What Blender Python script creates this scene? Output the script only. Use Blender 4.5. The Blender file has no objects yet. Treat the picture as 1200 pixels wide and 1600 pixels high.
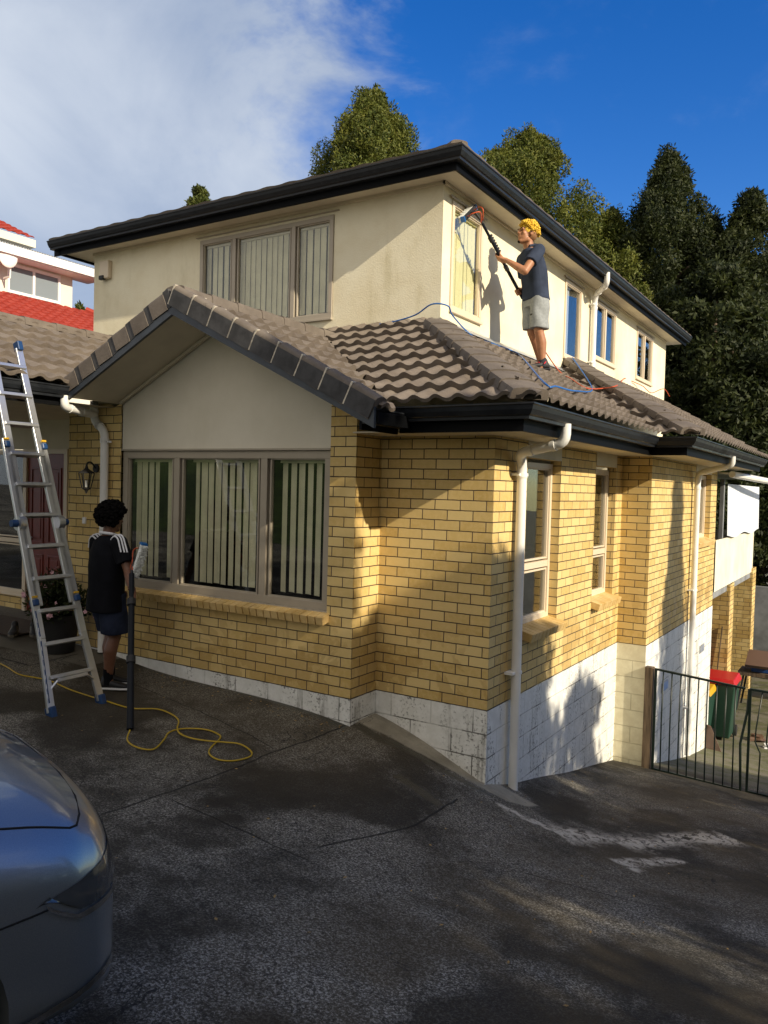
import bpy, bmesh, math, random
import numpy as np
from mathutils import Vector, Matrix

# ------------------------------------------------------------------ camera, sky, sun, exposure
SC = bpy.context.scene
COL = SC.collection
FPX, YAW, PIT, ROL = 1231.55, .5655, -.0322, .0264
CAM = np.array([2.6878, -5.8923, 1.8177])
_f = np.array([-math.sin(YAW)*math.cos(PIT), math.cos(YAW)*math.cos(PIT), math.sin(PIT)])
_r = np.array([math.cos(YAW), math.sin(YAW), 0.]); _u = np.cross(_r, _f)
_r2 = _r*math.cos(ROL)+_u*math.sin(ROL); _u2 = -_r*math.sin(ROL)+_u*math.cos(ROL)
cd = bpy.data.cameras.new('camera'); cam = bpy.data.objects.new('camera', cd); COL.objects.link(cam)
cam.matrix_world = Matrix(((_r2[0], _u2[0], -_f[0], CAM[0]), (_r2[1], _u2[1], -_f[1], CAM[1]), (_r2[2], _u2[2], -_f[2], CAM[2]), (0, 0, 0, 1)))
cd.sensor_fit = 'VERTICAL'; cd.sensor_height = 36; cd.sensor_width = 27; cd.lens = FPX/1600*36
cd.clip_start = .05; cd.clip_end = 2000
SC.camera = cam
SUNV = Vector((1, -.20, .53)).normalized()
SUN_EL = math.asin(SUNV.z); SUN_AZ = math.atan2(SUNV.x, SUNV.y)
sl = bpy.data.lights.new('sun', 'SUN'); sl.energy = 4.5; sl.angle = math.radians(.55); sl.color = (1, .87, .66)
so = bpy.data.objects.new('sun', sl); COL.objects.link(so); so.rotation_euler = SUNV.to_track_quat('Z', 'Y').to_euler(); so.location = (20, -4, 14)
SC.view_settings.view_transform = 'Standard'; SC.view_settings.look = 'None'
SC.view_settings.exposure = .5; SC.view_settings.gamma = 1

def build_world():
    w = bpy.data.worlds.new("World"); SC.world = w; w.use_nodes = True
    nt = w.node_tree; N = nt.nodes; L = nt.links; N.clear()
    out = N.new('ShaderNodeOutputWorld'); bg = N.new('ShaderNodeBackground'); bg.inputs[1].default_value = .10
    sky = N.new('ShaderNodeTexSky'); sky.sky_type = 'NISHITA'; sky.sun_disc = False
    sky.sun_elevation = SUN_EL; sky.sun_rotation = SUN_AZ; sky.air_density = 1.0; sky.dust_density = .15; sky.ozone_density = 3.0
    hs = N.new('ShaderNodeHueSaturation'); hs.inputs['Hue'].default_value = .516; hs.inputs['Saturation'].default_value = 1.38; hs.inputs['Value'].default_value = 1.2
    L.new(sky.outputs[0], hs.inputs['Color'])
    tc = N.new('ShaderNodeTexCoord')
    def dotv(v):
        d = N.new('ShaderNodeVectorMath'); d.operation = 'DOT_PRODUCT'; L.new(tc.outputs['Generated'], d.inputs[0]); d.inputs[1].default_value = v; return d.outputs['Value']
    def m(op, a, b=None, c=None):
        n = N.new('ShaderNodeMath'); n.operation = op
        for i, x in enumerate((a, b, c)):
            if x is None: continue
            if isinstance(x, (int, float)): n.inputs[i].default_value = x
            else: L.new(x, n.inputs[i])
        return n.outputs[0]
    def ramp(x, a, b):
        n = N.new('ShaderNodeMapRange'); n.interpolation_type = 'SMOOTHSTEP'; L.new(x, n.inputs[0]); n.inputs[1].default_value = a; n.inputs[2].default_value = b; return n.outputs[0]
    def noise(s, d, r=.55, dist=0., off=(0, 0, 0)):
        mp = N.new('ShaderNodeMapping'); L.new(tc.outputs['Generated'], mp.inputs[0]); mp.inputs['Scale'].default_value = (s, s, s*1.5); mp.inputs['Location'].default_value = off
        n = N.new('ShaderNodeTexNoise'); L.new(mp.outputs[0], n.inputs['Vector']); n.inputs['Scale'].default_value = 1; n.inputs['Detail'].default_value = d; n.inputs['Roughness'].default_value = r; n.inputs['Distortion'].default_value = dist; return n.outputs[0]
    # a bank of cloud covers the western (left) half of the sky, ragged and wispy on its edge
    side = dotv((-math.cos(YAW), -math.sin(YAW), 0.0))      # + to the left of the house
    up = dotv((0, 0, 1))
    n1 = noise(3.2, 7, .60, .5, (2.3, .7, 1.1)); n2 = noise(9, 6, .62, .2); n3 = noise(1.5, 3, .5, 0, (5, 2, 0))
    edge = m('ADD', m('ADD', m('MULTIPLY', side, 1.9), m('MULTIPLY', m('SUBTRACT', n1, .5), 1.5)), m('MULTIPLY', m('SUBTRACT', n2, .5), .3))
    edge = m('SUBTRACT', edge, m('MULTIPLY', m('SUBTRACT', up, .40), .55))
    mask = ramp(edge, -.12, .27)
    wisp = m('MULTIPLY', ramp(m('ADD', m('MULTIPLY', n1, .6), m('MULTIPLY', n2, .4)), .47, .72), .22)
    mask = m('MAXIMUM', mask, wisp)
    # unseen warm cloud added behind the camera to make the fill less blue
    back = dotv((math.sin(YAW), -math.cos(YAW), 0.0)); mask = m('MAXIMUM', mask, m('MULTIPLY', ramp(m('ADD', back, m('MULTIPLY', m('SUBTRACT', n1, .5), 1.2)), -.15, .35), .9))
    bright = ramp(m('ADD', m('MULTIPLY', n3, .75), m('MULTIPLY', n1, .4)), .42, .76)
    mixc = N.new('ShaderNodeMix'); mixc.data_type = 'RGBA'; L.new(bright, mixc.inputs[0])
    mixc.inputs[6].default_value = (2.4, 3.0, 4.1, 1); mixc.inputs[7].default_value = (5.3, 5.7, 6.2, 1)
    mx = N.new('ShaderNodeMix'); mx.data_type = 'RGBA'; L.new(m('MULTIPLY', mask, .93), mx.inputs[0]); L.new(hs.outputs[0], mx.inputs[6]); 
    mw = N.new('ShaderNodeMix'); mw.data_type = 'RGBA'; L.new(ramp(back, -.2, .5), mw.inputs[0]); L.new(mixc.outputs[2], mw.inputs[6]); mw.inputs[7].default_value = (7.6, 6.9, 5.9, 1); L.new(mw.outputs[2], mx.inputs[7])
    L.new(mx.outputs[2], bg.inputs[0]); L.new(bg.outputs[0], out.inputs[0])
build_world()

# ------------------------------------------------------------------ helpers
def V(*a): return np.array(a, float)
def ray(px, py): return _f+_r2*(px-600)/FPX-_u2*(py-800)/FPX
def at(px, py, ax, val):
    d = ray(px, py); i = 'xyz'.index(ax); return CAM+d*(val-CAM[i])/d[i]
def atp(px, py, n, d):
    r = ray(px, py); n = np.array(n, float); return CAM+r*(d-n@CAM)/(n@r)

def tag(o, label=None, cat=None, group=None, kind=None):
    if label: o['label'] = label
    if cat: o['category'] = cat
    if group: o['group'] = group
    if kind: o['kind'] = kind
    return o
def empty(name, loc=(0, 0, 0), rz=0., label=None, cat=None, group=None):
    o = bpy.data.objects.new(name, None); COL.objects.link(o); o.location = loc; o.rotation_euler = (0, 0, rz); o.empty_display_size = .1
    return tag(o, label, cat, group)

class MB:
    """collects faces; build() links them as ONE mesh object"""
    def __init__(s): s.v = []; s.f = []; s.uv = []; s.mi = []; s.cur = 0
    def face(s, pts, uv=None):
        n = len(s.v); s.v += [tuple(p) for p in pts]; s.f.append(tuple(range(n, n+len(pts)))); s.uv += (uv if uv else [(0, 0)]*len(pts)); s.mi.append(s.cur)
    def addmesh(s, vs, fs):
        n = len(s.v); s.v += [tuple(p) for p in vs]
        for f in fs: s.f.append(tuple(i+n for i in f)); s.uv += [(0, 0)]*len(f); s.mi.append(s.cur)
    def box(s, a, b):
        (x0, y0, z0), (x1, y1, z1) = a, b
        x0, x1 = min(x0, x1), max(x0, x1); y0, y1 = min(y0, y1), max(y0, y1); z0, z1 = min(z0, z1), max(z0, z1)
        vs = [(x0, y0, z0), (x1, y0, z0), (x1, y1, z0), (x0, y1, z0), (x0, y0, z1), (x1, y0, z1), (x1, y1, z1), (x0, y1, z1)]
        s.addmesh(vs, [(0, 3, 2, 1), (4, 5, 6, 7), (0, 1, 5, 4), (1, 2, 6, 5), (2, 3, 7, 6), (3, 0, 4, 7)]); return s
    def obox(s, c, ax, h):
        c = np.array(c, float); ax = [np.array(a, float) for a in ax]
        vs = [c+ax[0]*h[0]*i+ax[1]*h[1]*j+ax[2]*h[2]*k for k in (-1, 1) for (i, j) in ((-1, -1), (1, -1), (1, 1), (-1, 1))]
        s.addmesh(vs, [(0, 3, 2, 1), (4, 5, 6, 7), (0, 1, 5, 4), (1, 2, 6, 5), (2, 3, 7, 6), (3, 0, 4, 7)]); return s
    def beam(s, p, q, w, d, up=(0, 0, 1)):
        p = np.array(p, float); q = np.array(q, float); a = q-p; l = np.linalg.norm(a); a /= l
        b = np.cross(a, up); b /= np.linalg.norm(b); c = np.cross(b, a)
        return s.obox((p+q)/2, (a, b, c), (l/2, w/2, d/2))
    def tube(s, pts, r, seg=8, cap=True, close=False):
        pts = [np.array(p, float) for p in pts]; n = len(pts); rr = r if hasattr(r, '__len__') else [r]*n
        base = len(s.v); prev = None; vs = []
        for i, p in enumerate(pts):
            t = pts[min(i+1, n-1)]-pts[max(i-1, 0)]; t = t/(np.linalg.norm(t)+1e-9)
            if prev is None:
                a = np.cross(t, (0, 0, 1.)); 
                if np.linalg.norm(a) < .05: a = np.cross(t, (1., 0, 0))
            else: a = prev-t*(prev@t)
            a = a/(np.linalg.norm(a)+1e-9); prev = a; b = np.cross(t, a)
            for k in range(seg):
                w = 2*math.pi*k/seg; vs.append(p+(a*math.cos(w)+b*math.sin(w))*rr[i])
        fs = []
        for i in range(n-1):
            for k in range(seg):
                k2 = (k+1) % seg; fs.append((i*seg+k, i*seg+k2, (i+1)*seg+k2, (i+1)*seg+k))
        if cap: fs.append(tuple(reversed(range(seg)))); fs.append(tuple((n-1)*seg+k for k in range(seg)))
        s.addmesh(vs, fs); return s
    def ell(s, c, r, ax=None, nu=14, nv=9):
        c = np.array(c, float); ax = ax or (V(1, 0, 0), V(0, 1, 0), V(0, 0, 1)); vs = []; fs = []
        r = r if hasattr(r, '__len__') else (r, r, r)
        for j in range(1, nv):
            th = math.pi*j/nv
            for i in range(nu):
                ph = 2*math.pi*i/nu; vs.append(c+ax[0]*r[0]*math.sin(th)*math.cos(ph)+ax[1]*r[1]*math.sin(th)*math.sin(ph)+ax[2]*r[2]*math.cos(th))
        vs.append(c+ax[2]*r[2]); vs.append(c-ax[2]*r[2]); T = len(vs)-2; B = T+1
        for j in range(nv-2):
            for i in range(nu): fs.append((j*nu+i, (j+1)*nu+i, (j+1)*nu+(i+1) % nu, j*nu+(i+1) % nu))
        for i in range(nu): fs.append((T, i, (i+1) % nu)); fs.append((B, (nv-2)*nu+(i+1) % nu, (nv-2)*nu+i))
        s.addmesh(vs, fs); return s
    def cap(s, p, r0, q, r1, seg=14):
        """tapered capsule"""
        p = np.array(p, float); q = np.array(q, float); a = q-p; l = np.linalg.norm(a)+1e-9; a /= l
        pts = []; rr = []
        for k in range(4): w = math.pi/2*k/4; pts.append(p-a*r0*math.cos(w)); rr.append(max(r0*math.sin(w), 1e-3))
        for k in range(5): w = k/4; pts.append(p+a*l*w); rr.append(r0+(r1-r0)*w)
        for k in range(1, 5): w = math.pi/2*k/4; pts.append(q+a*r1*math.sin(w)); rr.append(max(r1*math.cos(w), 1e-3))
        return s.tube(pts, rr, seg)
    def prism(s, pts, vec):
        pts = [np.array(p, float) for p in pts]; vec = np.array(vec, float); n = len(pts)
        s.addmesh(pts+[p+vec for p in pts], [tuple(reversed(range(n))), tuple(range(n, 2*n))]+[(i, (i+1) % n, n+(i+1) % n, n+i) for i in range(n)]); return s
    def build(s, name, mat, parent=None, smooth=False, label=None, fix=True, bevel=0.):
        me = bpy.data.meshes.new(name); me.from_pydata(s.v, [], s.f)
        ul = me.uv_layers.new(name='UVMap'); ul.data.foreach_set('uv', np.array(s.uv, float).ravel())
        for m_ in (mat if isinstance(mat, (list, tuple)) else [mat]): me.materials.append(m_)
        me.polygons.foreach_set('material_index', s.mi)
        o = bpy.data.objects.new(name, me); COL.objects.link(o)
        if fix:
            bm = bmesh.new(); bm.from_mesh(me); bmesh.ops.recalc_face_normals(bm, faces=bm.faces); bm.to_mesh(me); bm.free()
        if smooth: me.polygons.foreach_set('use_smooth', [True]*len(me.polygons))
        if smooth and smooth != 'all':
            try: me.set_sharp_from_angle(angle=math.radians(40))
            except Exception: pass
        if bevel:
            md = o.modifiers.new('bevel', 'BEVEL'); md.width = bevel; md.segments = 2; md.limit_method = 'ANGLE'; md.angle_limit = math.radians(40)
        if parent:
            o.parent = parent
            o.matrix_parent_inverse = Matrix.Identity(4)
        if label: o['label'] = label
        return o
def world_child(o, parent):
    """parent o, keeping its world-space mesh where it is"""
    bpy.context.view_layer.update(); o.parent = parent; o.matrix_parent_inverse = parent.matrix_world.inverted(); return o
def smooth_path(pts, n=6):
    pts = [np.array(p, float) for p in pts]; out = []
    for i in range(len(pts)-1):
        p0 = pts[max(i-1, 0)]; p1 = pts[i]; p2 = pts[i+1]; p3 = pts[min(i+2, len(pts)-1)]
        for k in range(n):
            t = k/n; out.append(.5*((2*p1)+(-p0+p2)*t+(2*p0-5*p1+4*p2-p3)*t*t+(-p0+3*p1-3*p2+p3)*t**3))
    out.append(pts[-1]); return out

# ------------------------------------------------------------------ materials
class NT:
    def __init__(s, name):
        s.m = bpy.data.materials.new(name); s.m.use_nodes = True; s.t = s.m.node_tree; s.N = s.t.nodes; s.L = s.t.links
        s.b = s.N['Principled BSDF']; s.out = s.N['Material Output']; s._tc = None
    @property
    def tc(s):
        if not s._tc: s._tc = s.N.new('ShaderNodeTexCoord')
        return s._tc
    def put(s, sock, x):
        if isinstance(x, bpy.types.NodeSocket): s.L.new(x, sock)
        elif isinstance(x, (tuple, list)) and len(x) == 3 and sock.type == 'RGBA': sock.default_value = (*x, 1)
        else: sock.default_value = x
    def set(s, **k):
        for a, x in k.items(): s.put(s.b.inputs[a.replace('_', ' ')], x)
        return s
    def math(s, op, a, b=None, c=None, clamp=False):
        n = s.N.new('ShaderNodeMath'); n.operation = op; n.use_clamp = clamp
        for i, x in enumerate((a, b, c)):
            if x is not None: s.put(n.inputs[i], x)
        return n.outputs[0]
    def noise(s, scale, detail=3, rough=.55, vec=None, dist=0., sc3=None, off=None):
        n = s.N.new('ShaderNodeTexNoise'); v = vec or s.tc.outputs['Object']
        if sc3 or off:
            mp = s.N.new('ShaderNodeMapping'); s.L.new(v, mp.inputs[0]); mp.inputs['Scale'].default_value = sc3 or (1, 1, 1); mp.inputs['Location'].default_value = off or (0, 0, 0); v = mp.outputs[0]
        s.L.new(v, n.inputs['Vector']); n.inputs['Scale'].default_value = scale; n.inputs['Detail'].default_value = detail; n.inputs['Roughness'].default_value = rough; n.inputs['Distortion'].default_value = dist
        return n.outputs[0]
    def ramp(s, x, a, b, c=0., d=1.):
        n = s.N.new('ShaderNodeMapRange'); n.interpolation_type = 'SMOOTHSTEP'; s.put(n.inputs[0], x); n.inputs[1].default_value = a; n.inputs[2].default_value = b; n.inputs[3].default_value = c; n.inputs[4].default_value = d; return n.outputs[0]
    def mix(s, f, a, b, mode='MIX'):
        n = s.N.new('ShaderNodeMix'); n.data_type = 'RGBA'; n.blend_type = mode; s.put(n.inputs[0], f); s.put(n.inputs[6], a); s.put(n.inputs[7], b); return n.outputs[2]
    def bump(s, h, dist=.005, strength=1., nrm=None):
        n = s.N.new('ShaderNodeBump'); s.put(n.inputs['Height'], h); n.inputs['Distance'].default_value = dist; n.inputs['Strength'].default_value = strength
        if nrm is not None: s.L.new(nrm, n.inputs['Normal'])
        s.L.new(n.outputs[0], s.b.inputs['Normal']); return n.outputs[0]
    def sep(s, v):
        n = s.N.new('ShaderNodeSeparateXYZ'); s.L.new(v, n.inputs[0]); return n.outputs
M = {}
def simple(name, col, rough=.6, metal=0., nscale=0., namt=.15, bump=0., spec=.5, coat=0.):
    t = NT(name); t.set(Roughness=rough, Metallic=metal); t.b.inputs['Specular IOR Level'].default_value = spec
    if coat: t.b.inputs['Coat Weight'].default_value = coat; t.b.inputs['Coat Roughness'].default_value = .03
    if nscale:
        n = t.noise(nscale, 4, .6); t.set(Base_Color=t.mix(t.ramp(n, .3, .7), tuple(c*(1-namt) for c in col), tuple(min(1, c*(1+namt)) for c in col)))
        if bump: t.bump(n, bump)
    else: t.set(Base_Color=col)
    M[name] = t.m; return t.m

def brick_mat():
    t = NT('yellow_brick'); uv = t.tc.outputs['UV']
    wob = t.noise(14, 3, .6); 
    va = t.N.new('ShaderNodeVectorMath'); va.operation = 'ADD'; t.L.new(uv, va.inputs[0])
    c = t.N.new('ShaderNodeCombineXYZ'); w = t.math('MULTIPLY', t.math('SUBTRACT', wob, .5), .006); t.L.new(w, c.inputs[0]); t.L.new(w, c.inputs[1]); t.L.new(c.outputs[0], va.inputs[1])
    b = t.N.new('ShaderNodeTexBrick'); t.L.new(va.outputs[0], b.inputs['Vector']); b.inputs['Scale'].default_value = 1; b.inputs['Brick Width'].default_value = .24; b.inputs['Row Height'].default_value = .086; b.inputs['Mortar Size'].default_value = .0048; b.inputs['Mortar Smooth'].default_value = .35; b.inputs['Bias'].default_value = 0
    b.inputs['Color1'].default_value = (.0, .0, .0, 1); b.inputs['Color2'].default_value = (1, 1, 1, 1); b.inputs['Mortar'].default_value = (.5, .5, .5, 1)
    tint = t.mix(b.outputs[0], (.54, .37, .12), (.71, .54, .235))
    face = t.noise(22, 5, .65); tint = t.mix(t.ramp(face, .35, .75, 0, .5), tint, (.72, .54, .26))
    iron = t.noise(1.6, 4, .6); tint = t.mix(t.ramp(iron, .58, .78, 0, .45), tint, (.50, .29, .07))
    v = t.sep(uv)[1]; u = t.sep(uv)[0]
    # damp patches left by the wash-down, low on the wall
    damp = t.noise(2.4, 5, .6, dist=.6, sc3=(1, 1, .8)); dm = t.math('MULTIPLY', t.ramp(damp, .50, .53), t.ramp(v, .95, .25))
    tint = t.mix(t.math('MULTIPLY', dm, .32), tint, (.34, .19, .05))
    col = t.mix(b.outputs[1], tint, (.085, .062, .045))
    t.set(Base_Color=col, Roughness=t.mix(dm, (.72,)*3, (.35,)*3)); t.b.inputs['Specular IOR Level'].default_value = .3
    h = t.math('ADD', t.math('MULTIPLY', t.math('SUBTRACT', 1, b.outputs[1]), 1.), t.math('MULTIPLY', t.math('ADD', face, t.noise(70, 3)), .28))
    t.bump(h, .006, 1.0); M['brick'] = t.m
def block_mat():
    t = NT('white_block'); uv = t.tc.outputs['UV']
    b = t.N.new('ShaderNodeTexBrick'); t.L.new(uv, b.inputs['Vector']); b.inputs['Scale'].default_value = 1; b.inputs['Brick Width'].default_value = .4; b.inputs['Row Height'].default_value = .2; b.inputs['Mortar Size'].default_value = .006; b.inputs['Mortar Smooth'].default_value = .4
    n = t.noise(9, 6, .7); g = t.noise(3.3, 5, .65, sc3=(1, 1, .5)); s = t.noise(40, 4, .7)
    col = t.mix(t.ramp(n, .35, .7), (.70, .70, .66), (.82, .82, .79))
    col = t.mix(t.math('MULTIPLY', b.outputs[1], .35), col, (.42, .41, .37))
    run = t.math('MULTIPLY', t.ramp(t.noise(7, 5, .7, sc3=(1, 1, .12)), .54, .66), t.ramp(g, .40, .58)); col = t.mix(t.math('MULTIPLY', run, .6), col, (.16, .15, .125))
    sp = t.math('MULTIPLY', t.ramp(s, .52, .64), t.ramp(g, .44, .60)); col = t.mix(t.math('MULTIPLY', sp, .85), col, (.10, .095, .08))
    crk = t.math('MULTIPLY', t.math('MULTIPLY', t.ramp(b.outputs[1], .2, .7), t.ramp(g, .46, .58)), .85); col = t.mix(crk, col, (.09, .085, .075))
    z = t.sep(t.tc.outputs['Object'])[2]
    t.set(Base_Color=col, Roughness=.6); t.bump(t.math('SUBTRACT', t.math('MULTIPLY', n, .35), b.outputs[1]), .006, .8); M['block'] = t.m
    t = NT('cream_block'); uv = t.tc.outputs['UV']
    b = t.N.new('ShaderNodeTexBrick'); t.L.new(uv, b.inputs['Vector']); b.inputs['Scale'].default_value = 1; b.inputs['Brick Width'].default_value = .4; b.inputs['Row Height'].default_value = .2; b.inputs['Mortar Size'].default_value = .006; b.inputs['Mortar Smooth'].default_value = .4
    n = t.noise(9, 6, .7); col = t.mix(t.ramp(n, .35, .7), (.62, .57, .40), (.72, .68, .5)); col = t.mix(t.math('MULTIPLY', b.outputs[1], .5), col, (.35, .31, .2))
    t.set(Base_Color=col, Roughness=.6); t.bump(t.math('SUBTRACT', t.math('MULTIPLY', n, .2), b.outputs[1]), .006, .8); M['cream_block'] = t.m
def plaster_mat(name, c1, c2, stain=.5, bump=.003):
    t = NT(name); n = t.noise(1.7, 5, .6); f = t.noise(55, 4, .7); s = t.noise(3.0, 6, .7, sc3=(1, 1, .22)); g = t.noise(1.1, 4, .6)
    col = t.mix(t.ramp(n, .3, .7), c1, c2)
    col = t.mix(t.math('MULTIPLY', t.math('MULTIPLY', t.ramp(s, .48, .72), t.ramp(g, .42, .66)), stain), col, (.33, .28, .12))
    t.set(Base_Color=col, Roughness=.8); t.b.inputs['Specular IOR Level'].default_value = .25
    t.bump(t.math('ADD', f, t.math('MULTIPLY', n, .4)), bump, .9); M[name] = t.m
def tile_mat(name, c1, c2, lich=.35):
    t = NT(name); n = t.noise(3.2, 5, .65); s = t.noise(38, 4, .7); f = t.noise(160, 2)
    col = t.mix(t.ramp(n, .3, .72), c1, c2); col = t.mix(t.ramp(s, .6, .75, 0, lich), col, (.36, .33, .28)); col = t.mix(t.ramp(t.noise(11, 5, .7), .6, .74, 0, .55), col, (.045, .04, .036))
    t.set(Base_Color=col, Roughness=.82); t.b.inputs['Specular IOR Level'].default_value = .3; t.bump(t.math('ADD', f, s), .0022, .8); M[name] = t.m
def gutter_mat():
    t = NT('gutter_paint'); n = t.noise(6, 5, .7); s = t.noise(45, 4, .7)
    col = t.mix(t.ramp(n, .35, .7), (.010, .012, .016), (.018, .021, .026)); col = t.mix(t.ramp(s, .66, .74, 0, .5), col, (.18, .17, .15))
    t.b.inputs['Specular IOR Level'].default_value = .3; t.set(Base_Color=col, Roughness=t.ramp(n, .3, .7, .34, .55)); M['gutter'] = t.m
def glass_mat():
    t = NT('window_glass'); t.N.remove(t.b)
    g = t.N.new('ShaderNodeBsdfGlossy'); g.inputs['Roughness'].default_value = .01; g.inputs['Color'].default_value = (.95, .97, .97, 1)
    tr = t.N.new('ShaderNodeBsdfTransparent'); tr.inputs[0].default_value = (.94, .95, .94, 1)
    ge = t.N.new('ShaderNodeNewGeometry'); dt = t.N.new('ShaderNodeVectorMath'); dt.operation = 'DOT_PRODUCT'; t.L.new(ge.outputs['Incoming'], dt.inputs[0]); t.L.new(ge.outputs['Normal'], dt.inputs[1])
    co = t.math('ABSOLUTE', dt.outputs['Value']); f2 = t.math('ADD', t.math('MULTIPLY', t.math('POWER', t.math('SUBTRACT', 1, co), 4.), .9), .045, clamp=True)
    bp = t.N.new('ShaderNodeBump'); bp.inputs['Distance'].default_value = .01; bp.inputs['Strength'].default_value = .12; t.L.new(t.noise(1.5, 2), bp.inputs['Height']); t.L.new(bp.outputs[0], g.inputs['Normal'])
    mx = t.N.new('ShaderNodeMixShader'); t.L.new(f2, mx.inputs[0]); t.L.new(tr.outputs[0], mx.inputs[1]); t.L.new(g.outputs[0], mx.inputs[2]); t.L.new(mx.outputs[0], t.out.inputs[0]); M['glass'] = t.m
def ground_mat():
    t = NT('driveway_concrete'); P = t.tc.outputs['Object']; xyz = t.sep(P); X, Y = xyz[0], xyz[1]
    big = t.noise(.55, 5, .6, off=(3, 1, 0)); mid = t.noise(3.5, 6, .68); fine = t.noise(30, 5, .72); vf = t.noise(120, 3, .6)
    col = t.mix(t.ramp(mid, .3, .72), (.017, .015, .011), (.058, .052, .039))
    gr = t.noise(85, 6, .78); gr2 = t.noise(62, 5, .75, off=(4, 4, 4)); reg = t.ramp(t.noise(1.1, 5, .65, off=(2, 3, 0)), .36, .58)
    col = t.mix(t.math('MULTIPLY', reg, .55), col, (.120, .110, .088))
    col = t.mix(t.math('MULTIPLY', t.ramp(gr, .485, .57), t.math('ADD', t.math('MULTIPLY', reg, .75), .16)), col, (.42, .40, .35))
    col = t.mix(t.math('MULTIPLY', t.ramp(gr2, .50, .60), .85), col, (.008, .007, .005))
    col = t.mix(t.ramp(big, .49, .58, 0, .85), col, (.015, .012, .007))
    patch_ = t.ramp(t.noise(9, 8, .78, off=(9, 1, 0), dist=.3), .54, .66, 0, .65); col = t.mix(patch_, col, (.016, .013, .010))
    film = t.math('MULTIPLY', t.ramp(Y, -2.4, -.9), t.ramp(X, .2, -1.)); col = t.mix(t.math('MULTIPLY', film, .4), col, (.070, .052, .026))
    # brown algae film towards the gate
    br = t.math('MULTIPLY', t.ramp(X, -.1, 1.2), t.ramp(t.noise(1.3, 4, .6, off=(0, 7, 0)), .38, .6)); col = t.mix(t.math('MULTIPLY', br, .6), col, (.055, .040, .018))
    def seg(p, q, wd, nz=.03, ns=2.5, sf=.45):
        d = (q[0]-p[0], q[1]-p[1]); l = math.hypot(*d); d = (d[0]/l, d[1]/l)
        wob = t.math('MULTIPLY', t.math('SUBTRACT', t.noise(ns, 4, .6, off=(p[0], q[1], 0)), .5), nz*2)
        xx = t.math('SUBTRACT', X, p[0]); yy = t.math('SUBTRACT', Y, p[1])
        s = t.math('ADD', t.math('MULTIPLY', xx, d[0]), t.math('MULTIPLY', yy, d[1]))
        n = t.math('ABSOLUTE', t.math('ADD', t.math('SUBTRACT', t.math('MULTIPLY', xx, d[1]), t.math('MULTIPLY', yy, d[0])), wob))
        inn = t.math('MULTIPLY', t.ramp(s, -.02, .02), t.ramp(s, l+.02, l-.02)); return t.math('MULTIPLY', t.ramp(n, wd, wd*sf), inn)
    # smoother, paler apron cast against the house in the corner
    ap = GP
    def area(poly, soft=.05, nz=.1, ns=4):
        r = None; wob = t.math('MULTIPLY', t.math('SUBTRACT', t.noise(ns, 4, .6, off=(poly[0][0], 2, 1)), .5), nz*2)
        for i in range(len(poly)):
            p, q = poly[i], poly[(i+1) % len(poly)]; d = (q[0]-p[0], q[1]-p[1]); l = math.hypot(*d)
            s = t.math('SUBTRACT', t.math('MULTIPLY', t.math('SUBTRACT', Y, p[1]), d[0]/l), t.math('MULTIPLY', t.math('SUBTRACT', X, p[0]), d[1]/l))
            k = t.ramp(t.math('ADD', s, wob), -soft, soft); r = k if r is None else t.math('MULTIPLY', r, k)
        return r
    A = area(ap['apron'], .02, .02); col = t.mix(t.math('MULTIPLY', A, .85), col, t.mix(t.ramp(mid, .3, .7), (.22, .20, .155), (.36, .33, .26)))
    por = area(ap['porch'], .02, .01); col = t.mix(t.math('MULTIPLY', por, .6), col, (.17, .155, .125))
    yd = t.math('MULTIPLY', t.ramp(Y, 3.9, 4.6), .8); col = t.mix(yd, col, t.mix(t.ramp(mid, .4, .62), (.17, .155, .11), (.10, .105, .04)))
    wet = None
    for (p, q, wd) in ap['wet']:
        s_ = seg(p, q, wd, .06); wet = s_ if wet is None else t.math('MAXIMUM', wet, s_)
    col = t.mix(t.math('MULTIPLY', wet, .75), col, (.028, .024, .012))
    crk = t.math('MULTIPLY', t.ramp(t.math('ABSOLUTE', t.math('SUBTRACT', t.noise(1.6, 5, .6, off=(7, 7, 0), dist=.4), .5)), .0045, .0015), t.ramp(t.noise(.9, 2, off=(1, 9, 3)), .52, .6)); col = t.mix(t.math('MULTIPLY', crk, .8), col, (.008, .008, .007))
    jt = None
    for (p, q, wd) in ap['joint']:
        s_ = seg(p, q, wd, .05, 2.2); jt = s_ if jt is None else t.math('MAXIMUM', jt, s_)
    col = t.mix(t.math('MULTIPLY', jt, .85), col, (.008, .008, .006))
    # bright glare on the wet run-off, painted in as pale colour
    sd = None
    for (p, q, wd) in ap['wet_glare']:
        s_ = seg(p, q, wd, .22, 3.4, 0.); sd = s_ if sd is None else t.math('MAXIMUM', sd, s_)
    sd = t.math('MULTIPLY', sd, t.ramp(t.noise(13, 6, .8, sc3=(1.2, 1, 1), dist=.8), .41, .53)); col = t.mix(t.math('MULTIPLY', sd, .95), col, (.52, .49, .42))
    t.set(Base_Color=col); rough = t.math('SUBTRACT', .88, t.math('MULTIPLY', wet, .55)); t.set(Roughness=rough)
    t.b.inputs['Specular IOR Level'].default_value = .35
    h = t.math('SUBTRACT', t.math('ADD', t.math('MULTIPLY', fine, 1), t.math('MULTIPLY', vf, .8)), t.math('MULTIPLY', jt, 2)); t.bump(h, .006, .9); M['ground'] = t.m
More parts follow.
